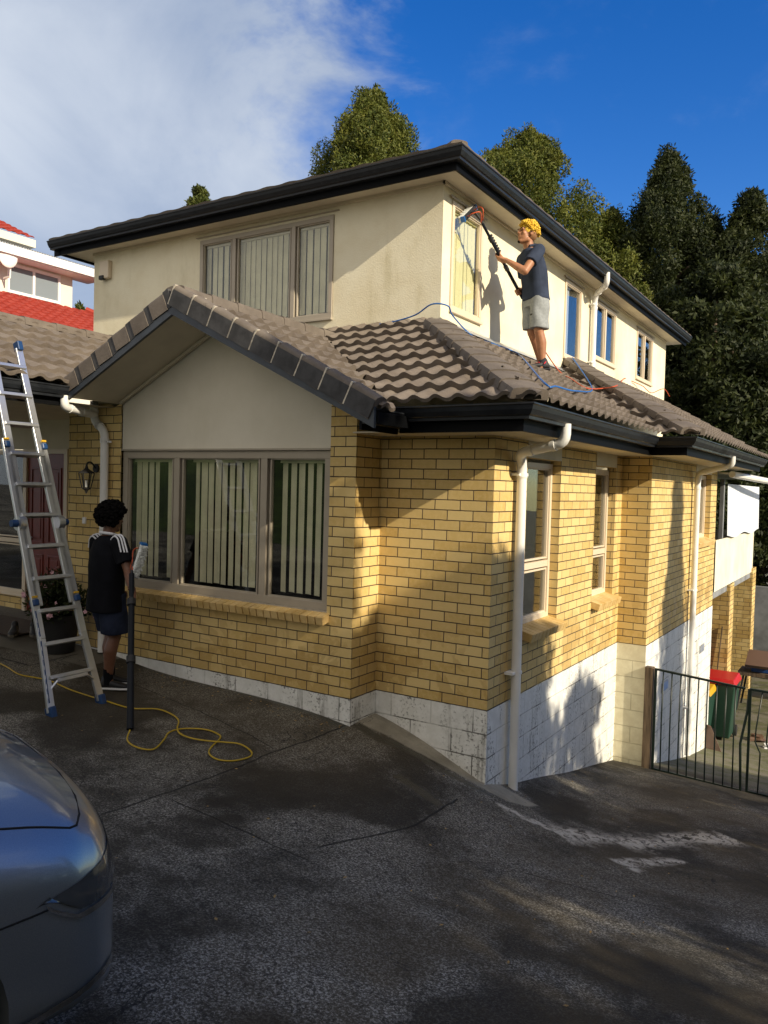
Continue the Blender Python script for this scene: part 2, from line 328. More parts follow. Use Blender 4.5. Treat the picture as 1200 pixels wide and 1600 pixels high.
def leaf_mat(name, c1, c2, c3, sc=1.2):
    t = NT(name); n = t.noise(sc, 3, .6); n2 = t.noise(sc*6, 2)
    col = t.mix(t.ramp(n, .35, .66), c1, c2); col = t.mix(t.ramp(n2, .5, .72, 0, .6), col, c3)
    t.set(Base_Color=col, Roughness=.62); t.b.inputs['Specular IOR Level'].default_value = .3
    tl = t.N.new('ShaderNodeBsdfTranslucent'); t.L.new(col, tl.inputs[0]); mx = t.N.new('ShaderNodeMixShader'); mx.inputs[0].default_value = .28
    t.L.new(t.b.outputs[0], mx.inputs[1]); t.L.new(tl.outputs[0], mx.inputs[2]); t.L.new(mx.outputs[0], t.out.inputs[0]); M[name] = t.m
def wood_mat():
    t = NT('old_timber'); n = t.noise(9, 5, .6, sc3=(3, 3, .25)); t.set(Base_Color=t.mix(t.ramp(n, .3, .7), (.055, .038, .022), (.17, .12, .075)), Roughness=.85); t.bump(n, .006); M['timber'] = t.m
GP = {}
# ------------------------------------------------------------------ the ground surface
_gp = np.array([(-4.2, -.4, -.03), (-5, -.4, 0), (-7, .5, .02), (-1.12, -.4, -.225), (-1.09, 0, -.2), (-.55, 0, -.37), (0, -.03, -.6), (.08, .46, -.78), (0, 2., -1.1), (0, 3.66, -1.44), (.34, 3.77, -1.47),
  (1.5, 3.7, -1.49), (2.4, 3.7, -1.49), (.34, 7.87, -2.34), (1.2, 8, -2.38), (3, 8, -2.4), (-3.4, -1.1, -.15), (-3.08, -1.9, -.15), (-3, -1.4, -.15), (-2.3, -1.7, -.2), (-1.2, -1.3, -.27), (2.7, -5.9, .03), (0, -4.2, -.06), (0, -2, -.33), (1.6, -2.4, -.38),
  (1, -.6, -.72), (2.2, -.5, -.75), (2.6, 1.5, -1.1), (1.2, 1.5, -1.06), (-5, -4, 0), (-8, -2, .05), (-8, -8, .08), (-3, -8, .05), (-1, -6, .0), (6, -8, .1), (6, -3, -.2), (7, 1, -.9), (7, 4, -1.5), (3, 12, -2.42), (-5, 9, -2.42), (-5, 14, -2.45), (8, 9, -2.4), (10, 14, -2.5), (-12, 2, -.2), (-12, 9, -1.9)])
def _phi(r): return np.where(r > 1e-9, r*r*np.log(np.maximum(r, 1e-9)), 0)
def _fit():
    P = _gp[:, :2]; n = len(P); K = _phi(np.linalg.norm(P[:, None]-P[None], axis=2))+np.eye(n)*.02
    Q = np.c_[np.ones(n), P]; A = np.block([[K, Q], [Q.T, np.zeros((3, 3))]]); return np.linalg.solve(A, np.r_[_gp[:, 2], 0, 0, 0])
_w = _fit()
def g(x, y):
    x = np.atleast_1d(np.array(x, float)); y = np.atleast_1d(np.array(y, float)); xc = np.clip(x, -13, 11); yc = np.clip(y, -10, 15)
    P = np.stack([xc, yc], -1); r = np.linalg.norm(P[..., None, :]-_gp[:, :2], axis=-1)
    z = _phi(r)@_w[:-3]+_w[-3]+xc*_w[-2]+yc*_w[-1]
    return z if len(z) > 1 else float(z[0])
def on_ground(px, py, lift=0.):
    d = ray(px, py); t = 1.
    for _ in range(60):
        P = CAM+d*t; h = P[2]-lift-g(P[0], P[1]); t += h/max(.2, -d[2]+.25)*.8
    return CAM+d*t
def G2(px, py): p = on_ground(px, py); return (p[0], p[1])
GP['apron'] = [(-1.09, .02), G2(552, 1128), G2(640, 1165), G2(745, 1232), G2(800, 1236), (0.12, .3), (0, -.02)][::-1]
GP['porch'] = [(-9, .45), (-4.95, .45), (-4.95, -.42), (-4.0, -.42), G2(120, 1045), G2(0, 1005), (-9, -1.2)][::-1]
def _ccw(p):
    a = sum(p[i][0]*p[(i+1) % len(p)][1]-p[(i+1) % len(p)][0]*p[i][1] for i in range(len(p))); return p if a > 0 else p[::-1]
GP['apron'] = _ccw([(-1.12, .3), (-1.12, -.42), G2(640, 1168), G2(752, 1240), (.35, .1), (.35, .3)])
GP['porch'] = _ccw([(-9, .9), (-4.0, .9), (-4.0, -.42), G2(130, 1042), G2(0, 1010), (-9, -1.6)])
GP['wet'] = [(G2(590, 1150), G2(690, 1203), .06), (G2(690, 1203), G2(770, 1245), .05), (G2(618, 1210), G2(690, 1258), .07), (G2(600, 1160), G2(560, 1132), .06), (G2(380, 1080), G2(545, 1135), .10)]
GP['joint'] = [((-1.12, -.42), G2(410, 1182), .012), (G2(410, 1182), G2(150, 1276), .012), (G2(270, 1250), G2(480, 1345), .009), (G2(500, 1325), G2(640, 1292), .012), (G2(640, 1292), G2(715, 1248), .011),
   (G2(0, 1027), G2(45, 1040), .02), (G2(820, 1362), G2(1050, 1420), .008), (G2(45, 1040), G2(120, 1022), .012), (G2(170, 1050), G2(430, 1170), .006)]
GP['wet_glare'] = [(G2(775, 1258), G2(885, 1305), .06), (G2(870, 1302), G2(1010, 1315), .20), (G2(960, 1316), G2(1140, 1308), .24), (G2(970, 1352), G2(1065, 1344), .11)]

brick_mat(); block_mat(); gutter_mat(); glass_mat(); ground_mat(); wood_mat()
plaster_mat('cream_plaster', (.72, .65, .47), (.80, .75, .58), .42, .004)
plaster_mat('gable_panel', (.64, .60, .50), (.70, .66, .56), .12, .0015)
plaster_mat('deck_cladding', (.68, .64, .50), (.78, .75, .62), .5, .0015)
plaster_mat('neighbour_wall', (.64, .62, .54), (.68, .66, .58), .05, .002)
simple('soffit', (.62, .56, .43), .7, nscale=2, namt=.08)
tile_mat('roof_tile', (.120, .098, .080), (.190, .160, .134)); tile_mat('red_tile', (.26, .030, .020), (.34, .050, .034), .15)
tile_mat('cap_tile', (.110, .092, .078), (.17, .145, .122), .3)
simple('mortar', (.55, .5, .42), .9, nscale=30, namt=.3)
simple('verge_side', (.045, .045, .048), .8, nscale=9, namt=.35, bump=.003)
simple('frame_paint', (.36, .315, .25), .45, nscale=3, namt=.06)
simple('frame_light', (.66, .56, .42), .45)
simple('white_pvc', (.78, .78, .76), .32, nscale=2.5, namt=.06)
simple('white_paint', (.80, .80, .80), .4)
simple('fascia', (.002, .0025, .0035), .6, spec=.1)
simple('barge_paint', (.035, .045, .06), .45, nscale=8, namt=.2)
simple('blind_green', (.66, .62, .44), .8, nscale=4, namt=.1); simple('blind_cream', (.80, .76, .46), .8); simple('blind_blue', (.40, .47, .62), .8)
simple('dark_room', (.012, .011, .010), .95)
simple('door_red', (.16, .022, .014), .38, nscale=6, namt=.15)
simple('alu', (.62, .64, .66), .30, metal=.85, nscale=3, namt=.08)
simple('blue_plastic', (.006, .040, .13), .4); simple('black_rubber', (.012, .012, .013), .6)
simple('concrete_wall', (.20, .21, .22), .9, nscale=2, namt=.3)
simple('gate_green', (.004, .012, .009), .4)
simple('lead', (.42, .44, .46), .4, metal=.5, nscale=6)
simple('sheet_white', (.62, .66, .72), .5, nscale=3, namt=.06)
for nm, c in dict(yellow_hose=(.42, .28, .01), blue_hose=(.01, .12, .42), orange_hose=(.52, .08, .02), red_plastic=(.42, .010, .010), yellow_plastic=(.55, .32, .01), bin_green=(.012, .045, .03), blue_drum=(.008, .06, .25), card=(.12, .07, .045), wood_light=(.40, .26, .13)).items(): simple(nm, c, .45)

def build_ground():
    def axis(lo, hi, fine0, fine1, st):
        a = list(np.arange(fine0, fine1+1e-6, st)); b = [fine0-k for k in (.6, 1.5, 3, 6, 12, 25, 60, 140)]; c = [fine1+k for k in (.6, 1.5, 3, 6, 12, 25, 60, 140)]
        return np.array(sorted(b+a+c))
    X = axis(-160, 160, -9, 5, .09); Y = axis(-160, 160, -8, 10, .09)
    xx, yy = np.meshgrid(X, Y, indexing='ij'); z = g(xx.ravel(), yy.ravel())
    z = z+.006*np.sin(xx.ravel()*2.1)*np.cos(yy.ravel()*1.7)
    vs = np.c_[xx.ravel(), yy.ravel(), z]; nx, ny = len(X), len(Y)
    i, j = np.meshgrid(np.arange(nx-1), np.arange(ny-1), indexing='ij'); a = (i*ny+j).ravel()
    fs = np.c_[a, a+ny, a+ny+1, a+1]
    me = bpy.data.meshes.new('driveway'); me.vertices.add(len(vs)); me.vertices.foreach_set('co', vs.ravel()); me.loops.add(len(fs)*4); me.loops.foreach_set('vertex_index', fs.ravel())
    me.polygons.add(len(fs)); me.polygons.foreach_set('loop_start', np.arange(len(fs))*4); me.polygons.foreach_set('use_smooth', np.ones(len(fs), bool)); me.update(); me.validate()
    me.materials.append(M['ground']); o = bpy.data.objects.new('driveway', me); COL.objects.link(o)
    tag(o, 'dark weathered concrete driveway sloping down past the house', 'driveway', kind='structure')
build_ground()

# ------------------------------------------------------------------ the house
HOUSE = empty('house', (0, 0, 0), 0, 'two storey house of yellow brick and cream plaster under grey tiles', 'house')

def wall(name, o, ud, nrm, u0, u1, z0, z1, mat, holes=(), reveal=.1, parent=HOUSE, uo=0., top=None, revmat=None, label=None):
    """vertical wall sheet with rectangular holes and reveals. o origin (x,y), ud unit dir, nrm outward"""
    us = sorted(set([u0, u1]+[h[k] for h in holes for k in (0, 1)])); zs = sorted(set([z0, z1]+[h[k] for h in holes for k in (2, 3)]))
    P = lambda u, z, d=0.: (o[0]+ud[0]*u-nrm[0]*d, o[1]+ud[1]*u-nrm[1]*d, z)
    m = MB()
    def q(pts, uv): m.face(pts, uv)
    for i in range(len(us)-1):
        for j in range(len(zs)-1):
            a, b, c, d = us[i], us[i+1], zs[j], zs[j+1]; uc, zc = (a+b)/2, (c+d)/2
            if any(h[0] < uc < h[1] and h[2] < zc < h[3] for h in holes): continue
            if top is None or d < z1-1e-6: q([P(a, c), P(b, c), P(b, d), P(a, d)], [(a+uo, c), (b+uo, c), (b+uo, d), (a+uo, d)])
            else:
                n = max(1, int((b-a)/.1)); 
                for k in range(n):
                    aa = a+(b-a)*k/n; bb = a+(b-a)*(k+1)/n; ta, tb = top(aa), top(bb)
                    q([P(aa, c), P(bb, c), P(bb, tb), P(aa, ta)], [(aa+uo, c), (bb+uo, c), (bb+uo, tb), (aa+uo, ta)])
    for (a, b, c, d) in [h[:4] for h in holes]:
        for (p, r) in (((a, c), (a, d)), ((b, d), (b, c))): q([P(*p), P(*r), P(*r, reveal), P(*p, reveal)], [(p[0]+uo, p[1]), (r[0]+uo, r[1]), (r[0]+uo+reveal, r[1]), (p[0]+uo+reveal, p[1])])
        q([P(a, d), P(b, d), P(b, d, reveal), P(a, d, reveal)], [(a, d), (b, d), (b, d+.04), (a, d+.04)])
        q([P(a, c), P(b, c), P(b, c, reveal), P(a, c, reveal)], [(a, c), (b, c), (b, c+.04), (a, c+.04)])
    return m.build(name, mat, parent, label=label, fix=False)

def window(o, ud, nrm, u0, u1, z0, z1, muls=(), rails=(), depth=.1, blind='blind_green', mat='frame_paint', fw=.05, label=None, gaps=(), lay=None, room=.55, out=.012, seed=1, blind_off=.12, ang=(12, 30)):
    """window > pane, blind, room.  recessed by depth behind wall plane"""
    rnd = random.Random(seed)
    A = np.array([ud[0], ud[1], 0.]); Nn = np.array([nrm[0], nrm[1], 0.]); Z = V(0, 0, 1); O = np.array([o[0], o[1], 0.])
    P = lambda u, z, d: O+A*u+Z*z-Nn*d
    def bx(m, ua, ub, za, zb, da, db): m.obox(P((ua+ub)/2, (za+zb)/2, (da+db)/2), (A, Z, Nn), (abs(ub-ua)/2, abs(zb-za)/2, abs(db-da)/2))
    f = MB(); d0, d1 = depth-out, depth+.05
    for (a, b, c, d) in ((u0, u1, z1-fw, z1), (u0, u1, z0, z0+fw), (u0, u0+fw, z0+fw, z1-fw), (u1-fw, u1, z0+fw, z1-fw)): bx(f, a, b, c, d, d0, d1)
    for u in muls: bx(f, u-fw*.55, u+fw*.55, z0+fw, z1-fw, d0+.002, d1)
    U = [u0]+list(muls)+[u1]
    for z in rails: 
        for i in range(len(U)-1): bx(f, U[i]+fw, U[i+1]-fw, z-fw*.6, z+fw*.6, d0+.004, d1)
    # inner sash bead round each light
    Zs = [z0]+list(rails)+[z1]; pn = MB()
    for i in range(len(U)-1):
        for j in range(len(Zs)-1):
            a, b, c, d = U[i]+fw*.9, U[i+1]-fw*.9, Zs[j]+fw*.9, Zs[j+1]-fw*.9; s = .018
            for (p, q_, r, t_) in ((a, b, d-s, d), (a, b, c, c+s), (a, a+s, c+s, d-s), (b-s, b, c+s, d-s)): bx(f, p, q_, r, t_, d0+.016, d1-.01)
            bx(pn, a, b, c, d, depth+.024, depth+.028)
    # sloping sill lip
    bx(f, u0-.01, u1+.01, z0-.025, z0, d0-.02, d1)
    fr = f.build('window', M[mat], HOUSE, label=label, bevel=.003)
    pn.build('pane', M['glass'], fr)
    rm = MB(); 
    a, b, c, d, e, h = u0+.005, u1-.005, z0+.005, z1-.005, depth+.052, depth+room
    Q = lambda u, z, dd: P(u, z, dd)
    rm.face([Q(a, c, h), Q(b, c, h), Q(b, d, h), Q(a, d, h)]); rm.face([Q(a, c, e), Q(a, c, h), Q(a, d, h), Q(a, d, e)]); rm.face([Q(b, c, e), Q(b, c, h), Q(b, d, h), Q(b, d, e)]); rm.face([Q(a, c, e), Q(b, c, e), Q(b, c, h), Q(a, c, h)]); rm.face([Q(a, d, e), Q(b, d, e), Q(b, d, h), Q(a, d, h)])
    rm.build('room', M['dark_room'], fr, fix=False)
    if blind:
        bm_ = MB(); w = .086
        for i in range(len(U)-1):
            lo, hi = (lay[i] if lay else (0., 1.)); a, b = U[i]+fw*.8, U[i+1]-fw*.8; a, b = a+(b-a)*lo, a+(b-a)*hi
            n = max(1, int((b-a)/.085)); st = (b-a)/n
            for k in range(n):
                if rnd.random() < (gaps[i] if gaps else 0): continue
                uc = a+st*(k+.5); an = math.radians(rnd.uniform(*ang)); wv = rnd.uniform(-.004, .004)
                pts = []; nn = 5
                for s_ in range(nn+1):
                    t_ = (s_/nn-.5); cu = .008*(1-4*t_*t_); pts.append((uc+wv+t_*w*math.cos(an), depth+blind_off+t_*w*math.sin(an)+cu))
                zt, zb = z1-fw-.03, z0+fw+.03+rnd.uniform(0, .01)
                for s_ in range(nn): bm_.face([P(pts[s_][0], zb, pts[s_][1]), P(pts[s_+1][0], zb, pts[s_+1][1]), P(pts[s_+1][0], zt, pts[s_+1][1]), P(pts[s_][0], zt, pts[s_][1])])
            bx(bm_, a, b, z1-fw-.035, z1-fw, depth+blind_off-.02, depth+blind_off+.02)
        bm_.build('blind', M[blind], fr, fix=False)
    return fr

XA, YF, XB, YJ, Z0 = .56, -.60, .95, 3.1, 2.46
SL = .55
soff = lambda x: 3.30-.48*abs(x+2.68)
def sill(name, o, ud, nrm, u0, u1, z, n, depth=.1, proud=.06, h=.085):
    A = V(ud[0], ud[1], 0); Nn = V(nrm[0], nrm[1], 0); m = MB(); st = (u1-u0)/n
    for k in range(n):
        u = u0+st*(k+.5); c = V(o[0], o[1], z-h/2-.006)+A*u+Nn*((proud-depth)/2+.0)
        tilt = math.radians(14); n2 = Nn*math.cos(tilt)-V(0, 0, 1)*math.sin(tilt); up = V(0, 0, 1)*math.cos(tilt)+Nn*math.sin(tilt)
        m.obox(c, (A, n2, up), (st/2-.005, (proud+depth)/2+.01, h/2-.004))
    c = V(o[0], o[1], z-h/2-.012)+A*(u0+u1)/2+Nn*((proud-depth)/2-.012)
    w = m.build(name, M['brick_plain'], HOUSE, bevel=.004)
    return w
t = NT('sill_brick'); n_ = t.noise(6, 4, .6); f_ = t.noise(40, 4, .7)
t.set(Base_Color=t.mix(t.ramp(n_, .3, .7), (.52, .34, .11), (.68, .49, .22)), Roughness=.7); t.bump(f_, .004); M['brick_plain'] = t.m

FY = -.40; FX0, FX1 = -4.94, -1.09
# lower front: brick with the window hole, gable panel above
WZ0, WZ1, WX0, WX1 = .71, 2.12, -4.07, -1.36
wall('brick_wall', (0, FY), (1, 0), (0, -1), FX0, WX0, 0, 2.6, M['brick'], top=lambda u: min(2.62, soff(u)) if u > -4.2 else 2.62)
wall('brick_wall', (0, FY), (1, 0), (0, -1), WX0, WX1, 0, WZ0, M['brick'])
wall('brick_wall', (0, FY), (1, 0), (0, -1), WX1, FX1, 0, 2.6, M['brick'], top=lambda u: soff(u))
wall('gable_panel', (0, FY+.012), (1, 0), (0, -1), WX0+.001, WX1-.001, WZ1+.004, 3.4, M['gable_panel'], top=lambda u: soff(u)+.02)
m = MB(); m.box((WX0, FY-.004, WZ1-.0), (WX1, FY+.07, WZ1+.018)); 
for sgn, xa in ((-1, WX0), (1, WX1)): pass
m.build('panel_trim', M['frame_paint'], HOUSE)
window((0, FY), (1, 0), (0, -1), WX0+.004, WX1-.004, WZ0+.01, WZ1-.004, muls=(-3.27, -2.13), depth=.035, fw=.07, gaps=(.06, .05, .04), lay=((.03, .98), (.08, .98), (.10, .98)), blind='blind_green', label='wide three-light front window with hanging vertical blinds', seed=5, blind_off=.10, ang=(-19, 0))
sill('brick_sill', (0, FY), (1, 0), (0, -1), WX0-.02, WX1+.03, WZ0, 33, depth=.02, proud=.085)
# return of the bay, recessed wall
wall('brick_wall', (FX1, FY), (0, 1), (1, 0), 0, .4, 0, 2.45, M['brick'], uo=.11)
wall('brick_wall', (0, 0), (1, 0), (0, -1), FX1, 0, 0, 2.3, M['brick'], uo=.06)
H1 = (.70, 1.56, .55, 2.11); H2 = (2.66, 3.44, .60, 2.11)
wall('brick_wall', (0, 0), (0, 1), (1, 0), 0, 3.707, 0, 2.3, M['brick'], holes=(H1, H2), reveal=.11)
window((0, 0), (0, 1), (1, 0), H1[0]+.004, H1[1]-.004, H1[2]+.03, H1[3]-.03, rails=(1.11,), depth=.095, blind=None, mat='frame_light', label='narrow two-light window nearer the corner of the side wall', room=1.2)
window((0, 0), (0, 1), (1, 0), H2[0]+.004, H2[1]-.004, H2[2]+.03, H2[3]-.03, rails=(1.13,), depth=.095, blind=None, mat='frame_light', label='narrow two-light window beside the wall jog', room=1.2)
for H in (H1, H2): sill('brick_sill', (0, 0), (0, 1), (1, 0), H[0]-.02, H[1]+.04, H[2]+.025, 10, depth=.10, proud=.09)
for H in (H1, H2): m = MB(); m.box((-.05, H[0]+.004, H[3]+.002), (.006, H[1]-.004, 2.275)); m.build('lintel_panel', M['soffit'], HOUSE)
JX = .346; JY = 3.707; EY = 7.95
wall('brick_wall', (0, JY), (1, 0), (0, -1), 0, JX, 0, 2.3, M['brick'], uo=.17)
H3 = (6.27, 7.50, 1.13, 2.14)
wall('brick_wall', (JX, 0), (0, 1), (1, 0), JY, EY+.05, 0, 2.3, M['brick'], holes=(H3,), reveal=.11, uo=.08)
window((JX, 0), (0, 1), (1, 0), H3[0]+.004, H3[1]-.004, H3[2]+.02, H3[3]-.02, muls=(6.9,), depth=.09, blind=None, mat='frame_light', label='square window near the far end of the side wall', room=1.)
sill('brick_sill', (JX, 0), (0, 1), (1, 0), H3[0]-.02, H3[1]+.04, H3[2]+.015, 13, depth=.1, proud=.08)
m = MB(); m.box((JX-.05, H3[0], H3[3]+.002), (JX+.006, H3[1], 2.275)); m.build('lintel_panel', M['soffit'], HOUSE)
wall('brick_wall', (JX, EY+.05), (-1, 0), (0, 1), 0, 1.5, -2.6, 2.3, M['brick'])
# plinth of painted blocks, set 4 mm proud below the brick
E4 = .006
wall('block_plinth', (0, FY-E4), (1, 0), (0, -1), FX0, FX1+E4, -.6, -.001, M['block'])
wall('block_plinth', (FX1+E4, FY-E4), (0, 1), (1, 0), 0, .4, -.7, -.001, M['block'])
wall('block_plinth', (0, -E4), (1, 0), (0, -1), FX1+E4, E4, -1.0, -.001, M['block'], uo=.12)
wall('block_plinth', (E4, -E4), (0, 1), (1, 0), 0, JY, -1.9, -.001, M['block'])
wall('block_plinth', (0, JY-E4), (1, 0), (0, -1), E4, JX+E4, -1.9, -.001, M['cream_block'])
wall('block_plinth', (JX+E4, 0), (0, 1), (1, 0), JY-E4, EY+.05, -2.7, -.001, M['block'])
for (y0, z0_) in ((7.0, -.52), (4.55, -.62)):
    m = MB(); m.box((JX+.008, y0, z0_-.12), (JX+.02, y0+.32, z0_))
    for k in range(5): m.obox((JX+.024, y0+.16, z0_-.02-k*.02), (V(0, 1, 0), V(1, 0, -.8)/1.28, V(.8, 0, 1)/1.28), (.15, .008, .002))
    m.build('vent', M['lead'], HOUSE)

# upper storey
UX, UY, UXL, UY2, US = -1.34, 1.458, -7.0, 11.38, 5.03
W1 = (1.645, 2.41, 3.73, 4.895); W2 = (5.18, 5.92, 3.77, 4.895); W3 = (6.59, 7.74, 3.965, 4.895); W4 = (9.09, 10.27, 3.97, 4.895)
FW = (-4.88, -2.75, 3.735, 4.915)
wall('plaster_wall', (0, UY), (1, 0), (0, -1), UXL, UX, 2.9, US+.02, M['cream_plaster'], holes=(FW,), reveal=.07)
wall('plaster_wall', (UX, 0), (0, 1), (1, 0), UY, UY2, 3.0, US+.02, M['cream_plaster'], holes=(W1, W2, W3, W4), reveal=.07)
wall('plaster_wall', (UXL, 0), (0, 1), (-1, 0), UY, UY2, -2.4, US+.02, M['cream_plaster'])
wall('plaster_wall', (0, UY2), (1, 0), (0, 1), UXL, UX, -2.4, US+.02, M['cream_plaster'])
window((0, UY), (1, 0), (0, -1), FW[0]+.004, FW[1]-.004, FW[2]+.004, FW[3]-.004, muls=(-4.29, -3.34), depth=-.004, fw=.055, blind='blind_green', label='wide three-light upstairs front window with closed vertical blinds', seed=9, gaps=(0, 0, 0), blind_off=.07, ang=(-8, -3))
wk = dict(ang=(-4, 4), depth=-.004, fw=.05, mat='frame_light')
window((UX, 0), (0, 1), (1, 0), W1[0]+.004, W1[1]-.004, W1[2]+.004, W1[3]-.004, blind='blind_cream', label='upstairs side window being washed, cream blinds behind it', seed=3, lay=((0., .95),), blind_off=.06, **wk)
window((UX, 0), (0, 1), (1, 0), W2[0]+.004, W2[1]-.004, W2[2]+.004, W2[3]-.004, blind='blind_blue', label='narrow upstairs side window with blue blinds', seed=4, lay=((0., .45),), blind_off=.06, **wk)
window((UX, 0), (0, 1), (1, 0), W3[0]+.004, W3[1]-.004, W3[2]+.004, W3[3]-.004, muls=(7.15,), blind=None, label='two-light upstairs side window right of the downpipe', **wk)
window((UX, 0), (0, 1), (1, 0), W4[0]+.004, W4[1]-.004, W4[2]+.004, W4[3]-.004, muls=(9.66,), blind=None, label='last two-light upstairs side window by the far corner', **wk)
# thin drip flashing over every upstairs window
for (a, b) in (W1[:2], W2[:2], W3[:2], W4[:2]): m = MB(); m.box((UX-.0, a-.06, 4.925), (UX+.03, b+.06, 4.932)); m.box((UX+.028, a-.06, 4.905), (UX+.031, b+.06, 4.926)); m.build('drip_flashing', M['frame_paint'], HOUSE)
m = MB(); m.box((FW[0]-.06, UY-.03, 4.945), (FW[1]+.07, UY, 4.952)); m.build('drip_flashing', M['frame_paint'], HOUSE)

# --- gutters, fascias, soffits
def offs(path, d):
    out = []; n = len(path)
    for i, p in enumerate(path):
        def nr(a, b): v = V(b[0]-a[0], b[1]-a[1]); v /= np.linalg.norm(v); return V(v[1], -v[0])
        if i == 0: k = nr(path[0], path[1])
        elif i == n-1: k = nr(path[-2], path[-1])
        else:
            a, b = nr(path[i-1], path[i]), nr(path[i], path[i+1]); k = (a+b)/(1+a@b)
        out.append((p[0]+k[0]*d, p[1]+k[1]*d))
    return out
def sweep(name, path, z, prof, mat, parent=HOUSE, seams=True):
    m = MB(); rows = [[(q[0], q[1], z+pz) for q in offs(path, pd)] for pd, pz in prof]; n = len(path); k = len(prof)
    vs = [rows[j][i] for i in range(n) for j in range(k)]; fs = []
    for i in range(n-1):
        for j in range(k): j2 = (j+1) % k; fs.append((i*k+j, i*k+j2, (i+1)*k+j2, (i+1)*k+j))
    fs.append(tuple(range(k))[::-1]); fs.append(tuple((n-1)*k+j for j in range(k))); m.addmesh(vs, fs)
    return m.build(name, mat, parent)
GUT = [(-.006, 0), (.006, -.003), (.006, -.014), (-.004, -.02), (-.012, -.05), (-.034, -.085), (-.05, -.094), (-.052, -.115), (-.118, -.115), (-.118, -.02), (-.112, -.02), (-.112, -.105), (-.056, -.105), (-.05, -.092), (-.036, -.078), (-.018, -.045), (-.01, -.016)]
def eave(path, z, drop, inner, soffit_z):
    sweep('gutter', path, z, GUT, M['gutter']); sweep('fascia', path, z, [(-.12, -.01), (-.12, -drop), (-.145, -drop), (-.145, -.01)], M['fascia'])
sweepz = None
low_path = [(-.50, -1.02), (-.50, YF+.0), (XA, YF), (XA, YJ), (XB, YJ), (XB, 9.2)]
low_path = [(-.62, YF), (XA, YF), (XA, YJ), (XB, YJ), (XB, 9.2)]
eave(low_path, 2.45, .20, 0, 2.26)
eave([(-.52, -.99), (-.52, YF+.13)], 2.40, .16, 0, 0)
up_path = [(-7.52, 1.05), (-.925, 1.05), (-.925, 11.9)]
eave(up_path, 5.185, .19, 0, 0); eave([(-7.52, 11.9), (-7.52, 1.17)], 5.185, .19, 0, 0)
m = MB()
def hq(x0, y0, x1, y1, z): m.box((x0, y0, z), (x1, y1, z+.012))
hq(-7.38, 1.19, -1.065, UY, US); hq(UX, UY, -1.065, 11.8, US); hq(-7.38, UY, UXL, 11.8, US); hq(UXL, UY2, UX, 11.8, US)
m.box((-7.0, UY-.028, US-.03), (UX+.03, UY-.001, US-.0015)); m.box((UX+.001, UY-.028, US-.03), (UX+.028, UY2, US-.0015))
hq(-1.09, YF+.14, XA-.14, 0, 2.258); hq(0, 0, XA-.14, JY, 2.258); hq(XA-.14, YJ+.14, XB-.14, 8.9, 2.258); hq(JX, JY, XA-.14, 8.9, 2.258)
m.build('soffit', M['soffit'], HOUSE)
# raking soffit of the gable, barge boards, verge tiles
BY = -1.0
m = MB()
xa, xb = -4.12, -.57
for (p, q) in ((xa, -2.68), (-2.68, xb)):
    m.face([(p, BY+.02, soff(p)), (q, BY+.02, soff(q)), (q, FY, soff(q)), (p, FY, soff(p))])
m.build('gable_soffit', M['soffit'], HOUSE, fix=False)
m = MB()
for (p, q) in ((WX0, -2.68), (-2.68, WX1)): m.beam((p, FY-.018, soff(p)-.02), (q, FY-.018, soff(q)-.02), .03, .03)
m.build('soffit_trim', M['soffit'], HOUSE)
m = MB(); bh = .15
for (p, q) in ((xa-.06, -2.68), (-2.68, xb+.05)):
    a0, a1 = soff(p), soff(q); m.prism([(p, BY-.012, a0-.015), (q, BY-.012, a1-.015), (q, BY-.012, a1+bh), (p, BY-.012, a0+bh)], (0, .03, 0))
m.build('barge_board', M['barge_paint'], HOUSE)
m = MB(); m.prism([(-.62, BY+.02, 2.33), (-.50, BY+.02, 2.28), (-.50, BY+.02, 2.37), (-.62, BY+.02, 2.43)], (0, .45, 0)); m.build('boxed_eave', M['fascia'], HOUSE)

